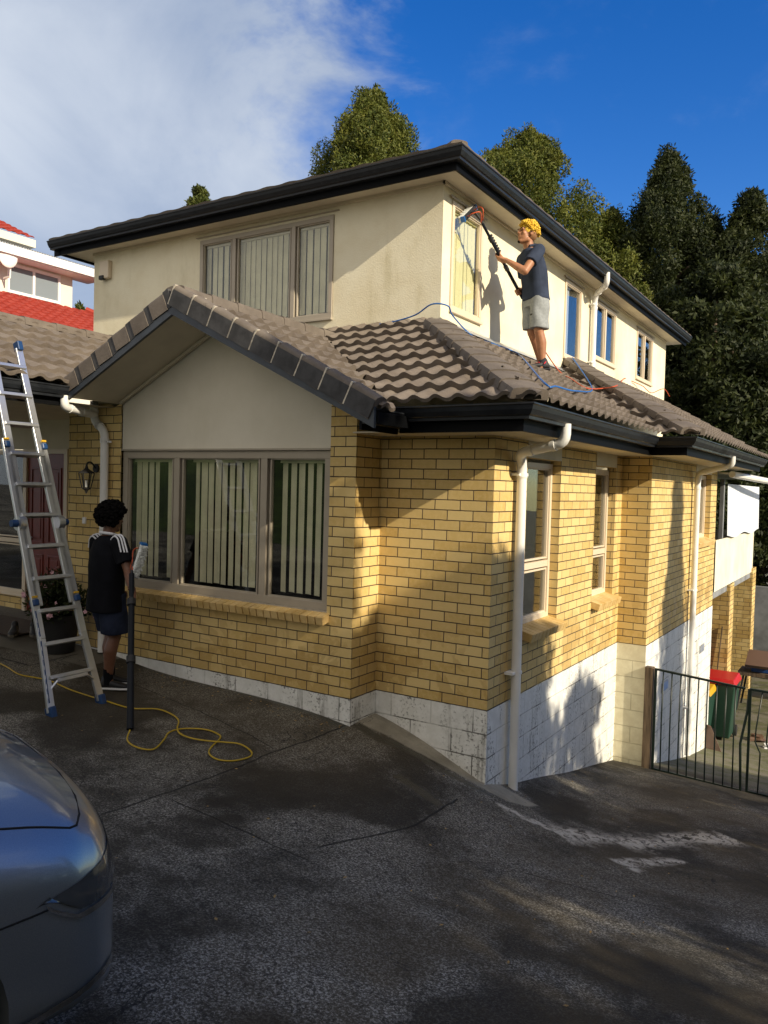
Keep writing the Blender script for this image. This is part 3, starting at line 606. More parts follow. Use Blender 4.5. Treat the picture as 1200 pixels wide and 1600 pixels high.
# --- tiled roofs
def tiles(name, o, ud, sd, slope, U, S, clips, mat='roof_tile', pitch=.19, course=.27, amp=.028, thick=.052, parent=HOUSE, u0=0., res=10, ph=0.):
    """o: 3D point on the eave; ud: unit along eave; sd: horizontal unit up-slope; clips: (point2d, keep-normal2d)"""
    o = np.array(o, float); ud = np.array([*ud, 0.]); sd = np.array([*sd, 0.]); k = math.sqrt(1+slope*slope); up = (sd+V(0, 0, slope))/k; nr = (V(0, 0, 1)-sd*slope)/k
    nu = int((U-u0)/pitch*res)+2; uu = u0+np.arange(nu)*pitch/res
    L = S*k; rows = []
    nc = int(L/course)+1
    for c in range(nc):
        v0 = c*course
        for fr in (0., .03, .5, .97): rows.append((v0+fr*course, thick*(1-fr) if fr > 0 else thick*1.0, fr))
        rows.append(((c+1)*course-.0005, 0., 1.))
    ph_ = (uu/pitch+ph) % 1.0
    w = np.where(ph_ < .62, np.sin(np.pi*ph_/.62)**1.0, -.28*np.sin(np.pi*(ph_-.62)/.38))*amp
    R_ = np.random.RandomState(3)
    vs = []; 
    for (v, h, fr) in rows:
        c = int(v/course+1e-6); jit = (R_.rand()-.5)*.0
        ww = w
        P = o+np.outer(uu, ud)+up*v+np.outer(ww+h, nr); vs.append(P)
    vs = np.concatenate(vs); nr_ = len(rows)
    bm = bmesh.new(); bv = [bm.verts.new(p) for p in vs]
    for r in range(nr_-1):
        for i in range(nu-1): bm.faces.new((bv[r*nu+i], bv[r*nu+i+1], bv[(r+1)*nu+i+1], bv[(r+1)*nu+i]))
    # front lip below the first course
    lip = [bm.verts.new(vs[i]-nr*.03) for i in range(nu)]
    for i in range(nu-1): bm.faces.new((lip[i], lip[i+1], bv[i+1], bv[i]))
    bmesh.ops.recalc_face_normals(bm, faces=bm.faces)
    for (p, n) in clips:
        geom = bm.verts[:]+bm.edges[:]+bm.faces[:]; bmesh.ops.bisect_plane(bm, geom=geom, plane_co=(p[0], p[1], 0), plane_no=(-n[0], -n[1], 0), clear_outer=True)
    me = bpy.data.meshes.new(name); bm.to_mesh(me); bm.free(); me.materials.append(M[mat]); 
    me.polygons.foreach_set('use_smooth', [True]*len(me.polygons)); me.set_sharp_from_angle(angle=math.radians(38))
    ob_ = bpy.data.objects.new(name, me); COL.objects.link(ob_); ob_.parent = parent; return ob_
tiles('roof', (-2.9, YF, Z0), (1, 0), (0, 1), SL, 3.6, 2.06, [((-.02, -.02), (-1, -1)), ((-.68, YF-.0), (.49, .55)), ((0, 1.46), (0, -1))], ph=.2)
tiles('roof', (XA, YF, Z0), (0, 1), (-1, 0), SL, 6.2, 1.9, [((-.02, -.02), (1, 1)), ((XA, YJ), (-1, -1)), ((-1.34, 0), (1, 0))])
tiles('roof', (XA-2.2, YJ, Z0), (1, 0), (0, 1), SL, 2.7, 2.4, [((XA, YJ), (1, 1)), ((XB, YJ), (-1, -1)), ((-1.34, 0), (1, 0))])
ev = V(-1.34-.94, 11.4-9.25); ev /= np.linalg.norm(ev)
tiles('roof', (XB, YJ, Z0), (0, 1), (-1, 0), SL, 8.4, 2.3, [((XB, YJ), (1, 1)), ((-1.34, 0), (1, 0)), ((.95, 9.25), (-ev[1], ev[0]))])
# gable: ridge at x=-2.68
GS = .49
tiles('roof', (-.50, BY+.03, 3.44-GS*2.18), (0, 1), (-1, 0), GS, 2.6, 2.18, [((-.68, YF), (-.49, -.55)), ((-2.68, 0), (1, 0)), ((0, 1.46), (0, -1))])
tiles('roof', (-4.14, BY+.03, 3.44-GS*1.46), (0, 1), (1, 0), GS, 2.6, 1.46, [((-2.68, 0), (-1, 0)), ((0, 1.46), (0, -1))])
# wing over the porch
WS = .46
tiles('roof', (-4.10, -6.2, 2.73), (0, 1), (-1, 0), WS, 7.66, 2.02, [((-6.1, 0), (1, 0)), ((0, 1.46), (0, -1))], course=.30, pitch=.2)
tiles('roof', (-8.1, -6.2, 2.73), (0, 1), (1, 0), WS, 7.66, 2.02, [((-6.1, 0), (-1, 0)), ((0, 1.46), (0, -1))], course=.30, pitch=.2)
# upper hip roof
UZ = 5.19; us = .36; xm = (-7.52-.925)/2; rise = (xm+7.5)*us
tiles('roof', (-7.5, 1.07, UZ), (1, 0), (0, 1), us, 6.58, 3.3, [((-7.5, 1.07), (1, -1)), ((-.945, 1.07), (-1, -1))], res=6, amp=.008, thick=.022, pitch=.33)
tiles('roof', (-.945, 1.07, UZ), (0, 1), (-1, 0), us, 10.8, 3.3, [((-.945, 1.07), (1, 1)), ((-.945, 11.88), (1, -1)), ((xm, 0), (1, 0))], res=6, amp=.008, thick=.022, pitch=.33)
m = MB(); m.face([(-7.5, 1.07, UZ), (xm, 1.07+3.28, UZ+rise), (xm, 8.6, UZ+rise), (-7.5, 11.88, UZ)]); m.face([(-.945, 11.88, UZ), (-7.5, 11.88, UZ), (xm, 8.6, UZ+rise)]); m.build('roof', M['roof_tile'], HOUSE)

def caps(name, p, q, w=.13, h=.055, seg=.34, lap=.03, flat=.5, mat='cap_tile'):
    """run of ridge/hip caps from p (low) to q (high)"""
    p = np.array(p, float); q = np.array(q, float); a = q-p; L = np.linalg.norm(a); a /= L; s = np.cross(a, (0, 0, 1)); s /= np.linalg.norm(s); n = np.cross(s, a)
    m = MB(); k = max(1, round(L/seg)); st = L/k
    def ring(t, lift, sc):
        pts = [p+a*t+s*(-w*sc)+n*(-.05+lift)]
        for i in range(9):
            th = math.pi*(1-i/8); x = math.cos(th); z = math.sin(th)**flat; pts.append(p+a*t+s*(w*sc*x*.96)+n*(h*sc*z+lift))
        pts.append(p+a*t+s*(w*sc)+n*(-.05+lift)); return pts
    for i in range(k):
        r0 = ring(i*st, .014, 1.02); r1 = ring((i+1)*st+lap, .004, .97); b = len(r0); 
        fs = [(j, j+1, b+j+1, b+j) for j in range(b-1)]+[tuple(range(b))[::-1], tuple(range(b, 2*b)), (0, b, 2*b-1, b-1)]; m.addmesh(r0+r1, fs)
    return m.build(name, M[mat], HOUSE, smooth=True)
hz = lambda x: Z0+SL*(XA-x)
caps('hip_caps', (XA-.05, YF+.05, Z0+.045), (-1.27, 1.27, hz(-1.27)+.05), w=.145, seg=.27, h=.036)
caps('hip_caps', (XB-.05, YJ+.05, Z0+.045), (-1.27, YJ+2.22, Z0+SL*2.22+.05), w=.145, seg=.27, h=.036)
caps('ridge_caps', (-2.68, BY+.02, 3.475), (-2.68, 1.40, 3.475), w=.13, seg=.33)
caps('ridge_caps', (-6.1, -6.2, 3.665), (-6.1, 1.43, 3.665), w=.12, seg=.42)
caps('hip_caps', (-1.0, 1.13, UZ+.015), (-4.2, 4.33, UZ+.015+3.2*us), w=.09, seg=.36, h=.04)
def verge(p, q, alt):
    """verge tiles: rounded top over a deep outer face, joined with mortar (or dark gaps)"""
    p = np.array(p, float); q = np.array(q, float); a = q-p; L = np.linalg.norm(a); a /= L; yv = V(0, 1, 0); n = np.cross(yv, a); n = n if n[2] > 0 else -n
    m = MB(); ms = MB(); sd = MB(); k = round(L/.27); st = L/k
    prof = [(-.018, -.10), (-.018, .045), (-.008, .068), (.02, .082), (.07, .088), (.12, .075), (.15, .04), (.15, -.03)]
    for i in range(k):
        e0, e1 = i*st+(.012 if not alt else .0), (i+1)*st-.003; 
        if alt: e1 -= .07
        lift0, lift1 = (.012, 0.) 
        r0 = [p+a*e0+yv*x+n*(z+lift0) for x, z in prof]; r1 = [p+a*e1+yv*x+n*(z+lift1) for x, z in prof]; b = len(prof)
        m.addmesh(r0+r1, [(j, (j+1) % b, b+(j+1) % b, b+j) for j in range(b)]+[tuple(range(b))[::-1], tuple(range(b, 2*b))])
        if not alt:
            sd = MB(); sd.obox(p+a*(e0+e1)/2+yv*-.0205+n*(-.027+.006), (a, yv, n), ((e1-e0)/2-.001, .002, .072)); sd.build('verge_edge', M['verge_side'], HOUSE)
            ms = MB(); ms.obox(p+a*(e0-.008)+yv*.055+n*.0, (a, yv, n), (.0075, .0735, .092)); ms.build('mortar_joint', M['mortar'], HOUSE)
        else: sd = MB(); sd.obox(p+a*(e1+.035)+yv*.06+n*-.01, (a, yv, n), (.036, .072, .085)); sd.build('verge_edge', M['verge_side'], HOUSE)
    m.build('verge_tiles', M['cap_tile'], HOUSE, smooth=True)
rz_ = lambda x: 3.44-GS*abs(x+2.68)+.0
verge((-2.68, BY-.005, rz_(-2.68)+.02), (-.52, BY-.005, rz_(-.52)+.02), False)
verge((-4.17, BY-.005, rz_(-4.17)+.02), (-2.70, BY-.005, rz_(-2.70)+.02), True)
# lead flashing against the upper wall
m = MB()
m.prism([(-2.6, UY-.005, 3.60), (-1.34, UY-.005, 3.60), (-1.34, UY-.13, 3.50), (-2.6, UY-.13, 3.50)], (0, 0, .004))
m.prism([(UX+.005, 1.45, 3.60), (UX+.12, 1.45, 3.52), (UX+.12, 5.2, 3.52), (UX+.005, 5.2, 3.60)], (0, 0, .004))
m.build('flashing', M['lead'], HOUSE)
# --- the porch under the wing
m = MB(); m.face([(-8.3, -6.2, 2.575), (-4.2, -6.2, 2.575), (-4.2, .5, 2.575), (-8.3, .5, 2.575)]); m.build('porch_soffit', M['soffit'], HOUSE)
eave([(-4.08, -6.2), (-4.08, -.98)], 2.72, .19, 0, 0)
DY = .5
wall('brick_wall', (FX0, FY), (0, 1), (-1, 0), 0, .9, 0, 2.6, M['brick'])
wall('porch_wall', (0, DY), (1, 0), (0, -1), -9, FX0, 2.19, 2.60, M['soffit'])
m = MB(); fr_ = M['frame_light']
m.box((-7.08, DY-.06, 0), (-7.01, DY+.02, 2.19)); m.box((-6.21, DY-.06, 0), (-6.14, DY+.02, 2.19)); m.box((-7.011, DY-.058, 2.13), (-6.209, DY+.02, 2.188)); m.build('door_frame', fr_, HOUSE)
m = MB(); m.box((-7.008, DY-.03, .03), (-6.212, DY+.02, 2.128)); dr = m.build('door', M['door_red'], HOUSE)
m = MB()
for (a, b) in ((-6.93, -6.66), (-6.56, -6.29)):
    for (c, d) in ((.22, .80), (.95, 1.95)):
        for (p, q, r, s_) in ((a, b, d-.025, d), (a, b, c, c+.025), (a, a+.025, c+.025, d-.025), (b-.025, b, c+.025, d-.025)): m.box((p, DY-.042, r), (q, DY-.0305, s_))
        m.box((a+.06, DY-.038, c+.06), (b-.06, DY-.0305, d-.06))
m.build('door_panel', M['door_red'], dr, bevel=.004)
m = MB(); m.cap((-6.96, DY-.07, 1.02), .012, (-6.86, DY-.07, 1.02), .012); m.tube([(-6.96, DY-.03, 1.02), (-6.96, DY-.07, 1.02)], .012); m.build('handle', M['lead'], dr)
wall('brick_wall', (0, DY), (1, 0), (0, -1), -6.14, FX0, 0, 2.19, M['brick'])
wall('brick_wall', (0, DY), (1, 0), (0, -1), -9, -7.08, 0, .22, M['brick'])
window((0, DY), (1, 0), (0, -1), -8.9, -7.085, .22, 2.185, muls=(-8.0,), rails=(.95,), depth=.0, blind=None, mat='frame_light', label='tall sidelight beside the red front door', room=1.5)
# garage body of the wing, mostly out of the photograph

# --- downpipes
def pipe(pts, r=.042, clamps=(), off=(0, 0)):
    m = MB(); m.tube(rounded(pts, .09), r, 14)
    o = m.build('downpipe', M['white_pvc'], HOUSE, smooth=True)
    pts = [np.array(p, float) for p in pts]
    for i in range(1, len(pts)-1):
        for s_ in (-1, 1):
            d = pts[i+s_]-pts[i]; l = np.linalg.norm(d); d /= l
            if l > .2: k = MB(); k.tube([pts[i]+d*.085, pts[i]+d*.125], r+.006, 14); k.build('pipe_collar', M['white_pvc'], o, smooth=True)
    for c in clamps: k = MB(); k.tube([(c[0], c[1], c[2]-.012), (c[0], c[1], c[2]+.012)], r+.006, 14); k.box((c[0]+c[3]-.01, c[1]+c[4]-.01, c[2]-.01), (c[0]+.01, c[1]+.01, c[2]+.01)); k.build('pipe_clamp', M['white_pvc'], o, smooth=True)
def rounded(pts, r):
    pts = [np.array(p, float) for p in pts]; out = [pts[0]]
    for i in range(1, len(pts)-1):
        a, b, c = pts[i-1], pts[i], pts[i+1]; u = a-b; v = c-b; lu, lv = np.linalg.norm(u), np.linalg.norm(v); k = min(r, lu*.45, lv*.45); u /= lu; v /= lv
        for t_ in (0, .25, .5, .75, 1): out.append((b+u*k)*(1-t_)**2+2*b*t_*(1-t_)+(b+v*k)*t_**2)
    out.append(pts[-1]); return out
pipe([(.50, .25, 2.36), (.50, .25, 2.21), (.09, .30, 2.13), (.065, .42, 2.05), (.065, .44, -.79)], clamps=((.065, .44, 1.95, -.06, -.09), (.065, .44, .25, -.06, -.1)))
pipe([(.89, 5.86, 2.36), (.89, 5.88, 2.24), (.44, 6.0, 2.13), (.42, 6.03, 2.02), (.42, 6.05, -1.95)], clamps=((.42, 6.05, .45, -.07, -.09), (.42, 6.05, -1.25, -.07, -.09)))
pipe([(-.97, 5.95, 5.12), (-.97, 5.96, 4.95), (-1.24, 6.3, 4.9), (-1.27, 6.34, 4.8), (-1.27, 6.34, 3.5)], clamps=((-1.27, 6.34, 4.75, -.06, -.08), (-1.27, 6.34, 3.85, -.06, -.08)))
pipe([(-4.43, -.47, 2.64), (-4.43, -.47, 2.43), (-4.25, -.47, 2.33), (-4.25, -.47, -.01)], clamps=((-4.25, -.47, 2.21, .11, .0), (-4.25, -.47, .8, .1, 0)))
pipe([(-4.16, -1.02, 2.63), (-4.16, -1.02, 2.52), (-4.35, -.62, 2.50), (-4.41, -.49, 2.50)])

# --- deck and undercroft at the far end
wall('deck_cladding', (JX+.02, 0), (0, 1), (1, 0), EY+.052, 12.45, .22, 1.08, M['deck_cladding'])
wall('deck_cladding', (JX+.02, 12.45), (-1, 0), (0, 1), 0, 5, .22, 1.08, M['deck_cladding'])
m = MB(); m.box((-5, EY+.06, .10), (JX+.0, 12.44, .24)); m.build('deck_floor', M['concrete_wall'], HOUSE)
m = MB(); 
n = 26; y0, y1 = 8.75, 12.75; pr = []
for i in range(n*4+1):
    y = y0+(y1-y0)*i/(n*4); pr.append((y, .012*math.sin(i*math.pi/2)))
for i in range(len(pr)-1):
    (ya, da), (yb, db) = pr[i], pr[i+1]; w0 = .03*math.sin(ya*3.1)+.01; w1 = .03*math.sin(yb*3.1)+.01
    m.face([(JX+.07+da, ya, 1.09+w0), (JX+.07+db, yb, 1.09+w1), (JX+.05+db, yb, 2.02), (JX+.05+da, ya, 2.02)])
m.build('corrugated_sheet', M['sheet_white'], HOUSE, fix=False)
for a_, b_ in (((JX-.03, 8.5, 1.08), (JX+.03, 8.6, 2.1)), ((-.9, 8.08, 1.0), (-.8, 8.7, 2.2))): m = MB(); m.box(a_, b_); m.build('deck_post', M['concrete_wall'], HOUSE)
m = MB(); m.tube([(JX+.2, 8.15, 2.17), (JX+.42, 10.3, 2.12), (JX+.62, 12.9, 2.08)], .055, 10); m.box((-3, 8.1, 2.18), (JX+.15, 12.9, 2.20)); m.build('deck_awning', M['white_pvc'], HOUSE)
for (xx, yy, hh) in ((.04, 9.4, .22), (-.05, 12.3, .30)):
    wall('brick_pillar', (0, yy), (1, 0), (0, -1), xx, .40, -2.6, hh, M['brick']); wall('brick_pillar', (.40, yy), (0, 1), (1, 0), 0, .46, -2.6, hh, M['brick']); wall('brick_pillar', (xx, yy), (0, 1), (-1, 0), 0, .46, -2.6, hh, M['brick']); wall('brick_pillar', (0, yy+.46), (1, 0), (0, 1), xx, .4, -2.6, hh, M['brick'])
m = MB(); m.box((-5, 8, -2.7), (-4.9, 13.5, .2)); m.box((-5, 15.4, -2.7), (6, 15.6, -.4)); m.build('undercroft_wall', M['concrete_wall'], HOUSE)
# ------------------------------------------------------------------ trees
leaf_mat('leaf_sunny', (.055, .078, .012), (.125, .14, .020), (.22, .20, .04))
leaf_mat('leaf_dark', (.013, .022, .007), (.034, .046, .011), (.085, .095, .02))
leaf_mat('leaf_mid', (.045, .065, .013), (.09, .11, .022), (.14, .145, .032))
simple('bark', (.09, .065, .045), .9, nscale=8, namt=.4, bump=.01)
def raw_mesh(name, vs, k, mat, parent, smooth=False):
    n = len(vs)//k; me = bpy.data.meshes.new(name); me.vertices.add(len(vs)); me.vertices.foreach_set('co', vs.astype(np.float32).ravel()); me.loops.add(n*k); me.loops.foreach_set('vertex_index', np.arange(n*k)); me.polygons.add(n); me.polygons.foreach_set('loop_start', np.arange(n)*k); me.update()
    me.materials.append(mat); o = bpy.data.objects.new(name, me); COL.objects.link(o); o.parent = parent; return o
def leaves(rs, C, Rr, n, size, droop=.2, aspect=2.0):
    """leaf sprays scattered through ellipsoidal clumps C (m,3) of radii Rr (m,3)"""
    m = len(C); idx = rs.randint(0, m, n); d = rs.normal(size=(n, 3)); d /= np.linalg.norm(d, axis=1)[:, None]
    rad = rs.uniform(.45, 1.05, n)**.5; P = C[idx]+d*Rr[idx]*rad[:, None]
    nn = d+rs.normal(size=(n, 3))*.45; nn /= np.linalg.norm(nn, axis=1)[:, None]           # most sprays lie over the clump like shingles
    a = rs.normal(size=(n, 3))+np.array([0, 0, .5+droop]); a -= nn*(a*nn).sum(1)[:, None]; sp = rs.rand(n) < .3; a[sp] = (d+rs.normal(size=(n, 3))*.5)[sp]; a /= np.linalg.norm(a, axis=1)[:, None]
    b = np.cross(a, nn); b /= np.linalg.norm(b, axis=1)[:, None]+1e-9
    s = size*rs.uniform(.6, 1.4, n)[:, None]
    v = np.stack([P-b*s*.28, P+a*s*aspect*.4-b*s*.42, P+a*s*aspect, P+a*s*aspect*.5+b*s*.40, ], 1)
    return v.reshape(-1, 3)
def tree(name, base, H, R, label, cat='tree', group=None, mat='leaf_mid', seed=1, nclump=260, nleaf=42000, size=.13, shape='cone', z0f=.1, lobes=(), csz=.55, flat=.8, lean=(0, 0)):
    rs = np.random.RandomState(seed); t = empty(name, base, 0, label, cat, group)
    cs = []; rr = []
    parts = [(0, 0, H, R)]+list(lobes)
    for (ox, oy, h, r) in parts:
        k = int(nclump*(h*r)/sum(p[2]*p[3] for p in parts))
        for _ in range(k):
            u = rs.uniform(0, 1)**.75 if shape == 'cone' else rs.uniform(0, 1)
            z = h*(z0f+(1-z0f)*u)
            if shape == 'cone': prof = (1-u)**.72*(.72+.28*min(1, u*6))+.03
            elif shape == 'spire': prof = (1-u)**.95+.02
            elif shape == 'oval': prof = math.sqrt(max(.04, 1-(2*u-1)**2*.96))
            else: prof = math.sin(math.pi*min(1, .18+.82*u)**.8)**.6*.98+.04
            th = rs.uniform(0, 2*math.pi); prof *= 1+.20*math.sin(th*3+seed+z*.9)+.16*math.sin(th*7+z*2.3)+rs.uniform(-.12, .12)
            q = rs.uniform(.45, 1.)**.5*r*prof; s = csz*rs.uniform(.6, 1.35)*(1.0 if u < .85 else .6)
            cs.append((ox+lean[0]*u+q*math.cos(th), oy+lean[1]*u+q*math.sin(th), z)); rr.append((s, s, s*flat*rs.uniform(.8, 1.5)))
        cs.append((ox, oy, h-.1)); rr.append((csz*.35, csz*.35, csz*.9))
    v = leaves(rs, np.array(cs), np.array(rr), nleaf, size); raw_mesh('crown', v, 4, M[mat], t)
    tr = MB(); tr.tube([(0, 0, -.5), (.05, 0, H*.3), (0, .05, H*.65), (0, 0, H*.93)], [.028*H, .02*H, .012*H, .004*H], 8)
    for k in range(14):
        th = rs.uniform(0, 6.28); z = H*rs.uniform(.15, .8); q = R*.7*(1-z/H)+.3; tr.tube([(0, 0, z), (q*.5*math.cos(th), q*.5*math.sin(th), z+q*.25), (q*math.cos(th), q*math.sin(th), z+q*.4)], [.008*H, .005*H, .002*H], 5)
    tr.build('trunk', M['bark'], t, smooth=True); return t
def place(px, D, py=None):
    r = ray(px, py or 760); return CAM+r*D
def bgtree(name, px, py_top, D, R, label, **k):
    p = place(px, D, py_top); z0 = -2.6; return tree(name, (p[0], p[1], z0), p[2]-z0, R, label, group='trees standing behind the house', **k)
bgtree('conifer_tree', 583, 155, 24, 3.2, 'olive green conifer whose top shows above the upper gutter', mat='leaf_sunny', seed=11, lobes=((.75, .55, 16.6-2.2, 1.6), (-1.4, -.9, 14.0-1.1, 1.3)), size=.05, csz=.34, nleaf=190000, nclump=420, z0f=.6, flat=1.5)
bgtree('conifer_tree', 822, 222, 28, 5.0, 'broad olive conifer rising right behind the man on the roof', mat='leaf_sunny', seed=12, lobes=((2.6, 1.8, 14.2, 3.0), (4.6, 2.9, 12.4, 2.8)), size=.058, csz=.44, nleaf=260000, nclump=520, z0f=.5, flat=1.4)
bgtree('conifer_tree', 1047, 250, 27, 4.8, 'tall dark pointed conifer, the tallest at the right', mat='leaf_dark', seed=13, lobes=((1.4, .6, 13.6, 2.2),), size=.062, csz=.46, nleaf=240000, nclump=560, z0f=.3, flat=1.2, shape='spire')
bgtree('conifer_tree', 1172, 312, 26, 4.4, 'dark conifer at the right edge of the photo', mat='leaf_dark', seed=14, lobes=((-1.2, -.8, 13.0, 2.4), (1.6, .9, 14.2, 2.6)), size=.066, csz=.5, nleaf=220000, nclump=520, z0f=.2, shape='spire')
bgtree('bushy_tree', 1120, 430, 23.5, 3.6, 'dark bushy tree hanging over the far end of the house', mat='leaf_dark', seed=15, lobes=((1.4, .8, 8.4, 2.6), (-1., .6, 7.4, 2.)), size=.085, csz=.6, nleaf=140000, nclump=360, z0f=.05, shape='round')
bgtree('bushy_tree', 1195, 560, 22.5, 3.0, 'low dark tree behind the deck at the right edge', mat='leaf_dark', seed=16, size=.08, csz=.5, nleaf=90000, nclump=260, z0f=.05, shape='round')
bgtree('conifer_tree', 945, 365, 31, 3.8, 'dark conifer half hidden by the upper gutter, left of the tallest one', mat='leaf_mid', seed=17, size=.08, csz=.55, nleaf=90000, nclump=320, z0f=.3)
bgtree('conifer_tree', 311, 299, 26, 1.1, 'small tree tip peeping over the left part of the upper gutter', mat='leaf_mid', seed=18, size=.06, csz=.3, nleaf=20000, nclump=80, z0f=.7)
bgtree('round_tree', 124, 484, 34, 1.0, 'small bright green tree between the neighbouring house and this one', mat='leaf_sunny', seed=19, size=.10, csz=.4, nleaf=12000, nclump=90, z0f=.5, shape='round')
bgtree('round_tree', 143, 500, 30, .6, 'small dark tree top touching the left corner of the upper storey', mat='leaf_dark', seed=20, size=.09, csz=.3, nleaf=6000, nclump=50, z0f=.6, shape='round')
# the trees along the far side of the drive that throw the shade (right of the photograph)
ST = 'trees lining the far side of the drive'
def shade(x, y, z, R, seed, label, **k):
    b = g(x, y); d = dict(mat='leaf_mid', size=.085, csz=.45, nleaf=70000, nclump=260, shape='round', z0f=.12); d.update(k); tree('shade_tree', (x, y, b), z-b, R, label, group=ST, seed=seed, **d)
SH = [
 (11.0, -7.3, 10.0, 2.9, 31, 'tallest broad tree across the drive from the parked car', {}),
 (9.5, -4.05, 8.6, 1.75, 32, 'broad tree across the drive from the ladder', dict(z0f=.57, shape='oval')),
 (10.2, -5.15, 4.5, 1.75, 37, 'unseen low tree added under the broad tree to close the sun gap', dict(nleaf=40000, z0f=.02)),  # added out of view to block sun passing below the raised crown
 (10.0, -1.45, 6.25, 1.2, 33, 'short tree across the drive from the house corner', dict(z0f=.60, nleaf=34000, csz=.35, shape='oval')),
 (10.4, -1.5, 3.35, 1.4, 38, 'unseen low shrub added under the short tree to narrow the sun gap', dict(nleaf=22000, z0f=.02, csz=.3)),  # added out of view, leaves a thin slot for dappled sun
 (10.0, .7, 4.9, 1.9, 34, 'low bushy tree across the drive from the side windows', dict(z0f=.05, nleaf=15000, csz=.30, nclump=150)),
 (10.0, 3.7, 7.0, 1.25, 35, 'slim pointed conifer across the drive from the gate', dict(shape='spire', nleaf=36000, size=.075, csz=.34, z0f=.1)),
 (7.5, -9.2, 9.0, 2.8, 36, 'broad tree by the drive behind the photographer', {}),
]
for (x, y, z, R, sd, lb, k) in SH: shade(x, y-.5, z, R, sd, lb, **k)
def hedge():
    t = empty('hedge', (7.8, 0, 0), 0, 'loose green hedge along the far side of the drive', 'hedge', None)
    rs = np.random.RandomState(5); cs = []; rr = []
    for k in range(260):
        y = rs.uniform(-9, 9); x = rs.uniform(-.5, .5); top = 1.9+.5*math.sin(y*1.3)+.3*math.sin(y*3.1); z = g(7.8, y)+rs.uniform(.1, 1)*top; s = rs.uniform(.25, .5); cs.append((x, y, z)); rr.append((s, s, s))
    raw_mesh('foliage', leaves(rs, np.array(cs), np.array(rr), 26000, .11), 4, M['leaf_mid'], t)
    m = MB(); 
    for k in range(14): y = -8.5+k*1.3; m.tube([(0, y, g(7.8, y)-.2), (.05, y+.05, g(7.8, y)+1.2)], [.04, .02], 6)
    m.build('stem', M['bark'], t)
hedge()

# ------------------------------------------------------------------ people
def axes3(f):
    f = np.array([f[0], f[1], 0.]); f /= np.linalg.norm(f); return f, np.cross(V(0, 0, 1), f), V(0, 0, 1)
def loft(m, rings, n=18):
    """rings: (centre, a-axis, ra, b-axis, rb)"""
    vs = []
    for (c, a, ra, b, rb) in rings:
        for k in range(n): w = 2*math.pi*k/n; cw, sw = math.cos(w), math.sin(w); vs.append(np.array(c)+np.array(a)*ra*math.copysign(abs(cw)**.85, cw)+np.array(b)*rb*math.copysign(abs(sw)**.85, sw))
    fs = []
    for i in range(len(rings)-1):
        for k in range(n): k2 = (k+1) % n; fs.append((i*n+k, i*n+k2, (i+1)*n+k2, (i+1)*n+k))
    fs.append(tuple(reversed(range(n)))); fs.append(tuple((len(rings)-1)*n+k for k in range(n))); m.addmesh(vs, fs)
def remesh(m, name, mat, parent, voxel=.009, smooth=4, disp=0., dscale=.15):
    o = m.build(name, mat, None, fix=True)
    md = o.modifiers.new('r', 'REMESH'); md.mode = 'VOXEL'; md.voxel_size = voxel
    if smooth: s = o.modifiers.new('s', 'SMOOTH'); s.factor = .5; s.iterations = smooth
    dg = bpy.context.evaluated_depsgraph_get(); me = bpy.data.meshes.new_from_object(o.evaluated_get(dg)); old = o.data; o.modifiers.clear(); o.data = me; bpy.data.meshes.remove(old)
    if not me.materials: me.materials.append(mat)
    if disp:
        n = len(me.vertices); co = np.zeros(n*3); me.vertices.foreach_get('co', co); co = co.reshape(-1, 3); no = np.zeros(n*3); me.vertices.foreach_get('normal', no); no = no.reshape(-1, 3)
        h = np.sin(co[:, 2]/dscale*3+2.1*np.sin(co[:, 0]/dscale*1.7+co[:, 1]/dscale))*.6+np.sin(co[:, 0]/dscale*4.1+co[:, 2]/dscale*2.2)*.4
        co += no*(h*disp)[:, None]; me.vertices.foreach_set('co', co.ravel()); me.update()
    me.polygons.foreach_set('use_smooth', [True]*len(me.polygons)); o.parent = parent; return o
def hand(m, wrist, palm_dir, across, grip_c, grip_ax, s=1., side=1):
    """palm + four curled fingers closing on a bar through grip_c along grip_ax, thumb on the other side"""
    wrist = np.array(wrist, float); gc = np.array(grip_c, float); ga = np.array(grip_ax, float)/np.linalg.norm(grip_ax); d = gc-wrist; d -= ga*(d@ga)*.2; dist = np.linalg.norm(d); d /= dist
    n = np.cross(ga, d); n /= np.linalg.norm(n)
    pc = gc-d*.035*s+n*.030*s*side
    for k in (-.025, 0, .025): m.cap(wrist+ga*k*.5*s, .021*s, pc+ga*k*s, .017*s, 8)
    for i, L in enumerate((.95, 1.05, 1., .8)):
        b = pc+ga*(.030-.020*i)*s; r = .0085*s
        k1 = gc+ga*(.032-.021*i)*s+n*.034*s*side+d*.016*s; k2 = gc+ga*(.032-.021*i)*s+n*.010*s*side+d*.040*s*L; k3 = gc+ga*(.031-.021*i)*s-n*.018*s*side+d*.026*s
        m.cap(b, r*1.15, k1, r*1.05, 7); m.cap(k1, r*1.05, k2, r*.95, 7); m.cap(k2, r*.95, k3, r*.85, 7)
    t0 = wrist+(pc-wrist)*.45+ga*.026*s; t1 = gc+ga*.044*s-n*.006*s*side-d*.004*s; t2 = gc+ga*.036*s-n*.032*s*side+d*.004*s
    m.cap(t0, .013*s, t1, .011*s, 8); m.cap(t1, .011*s, t2, .009*s, 8)
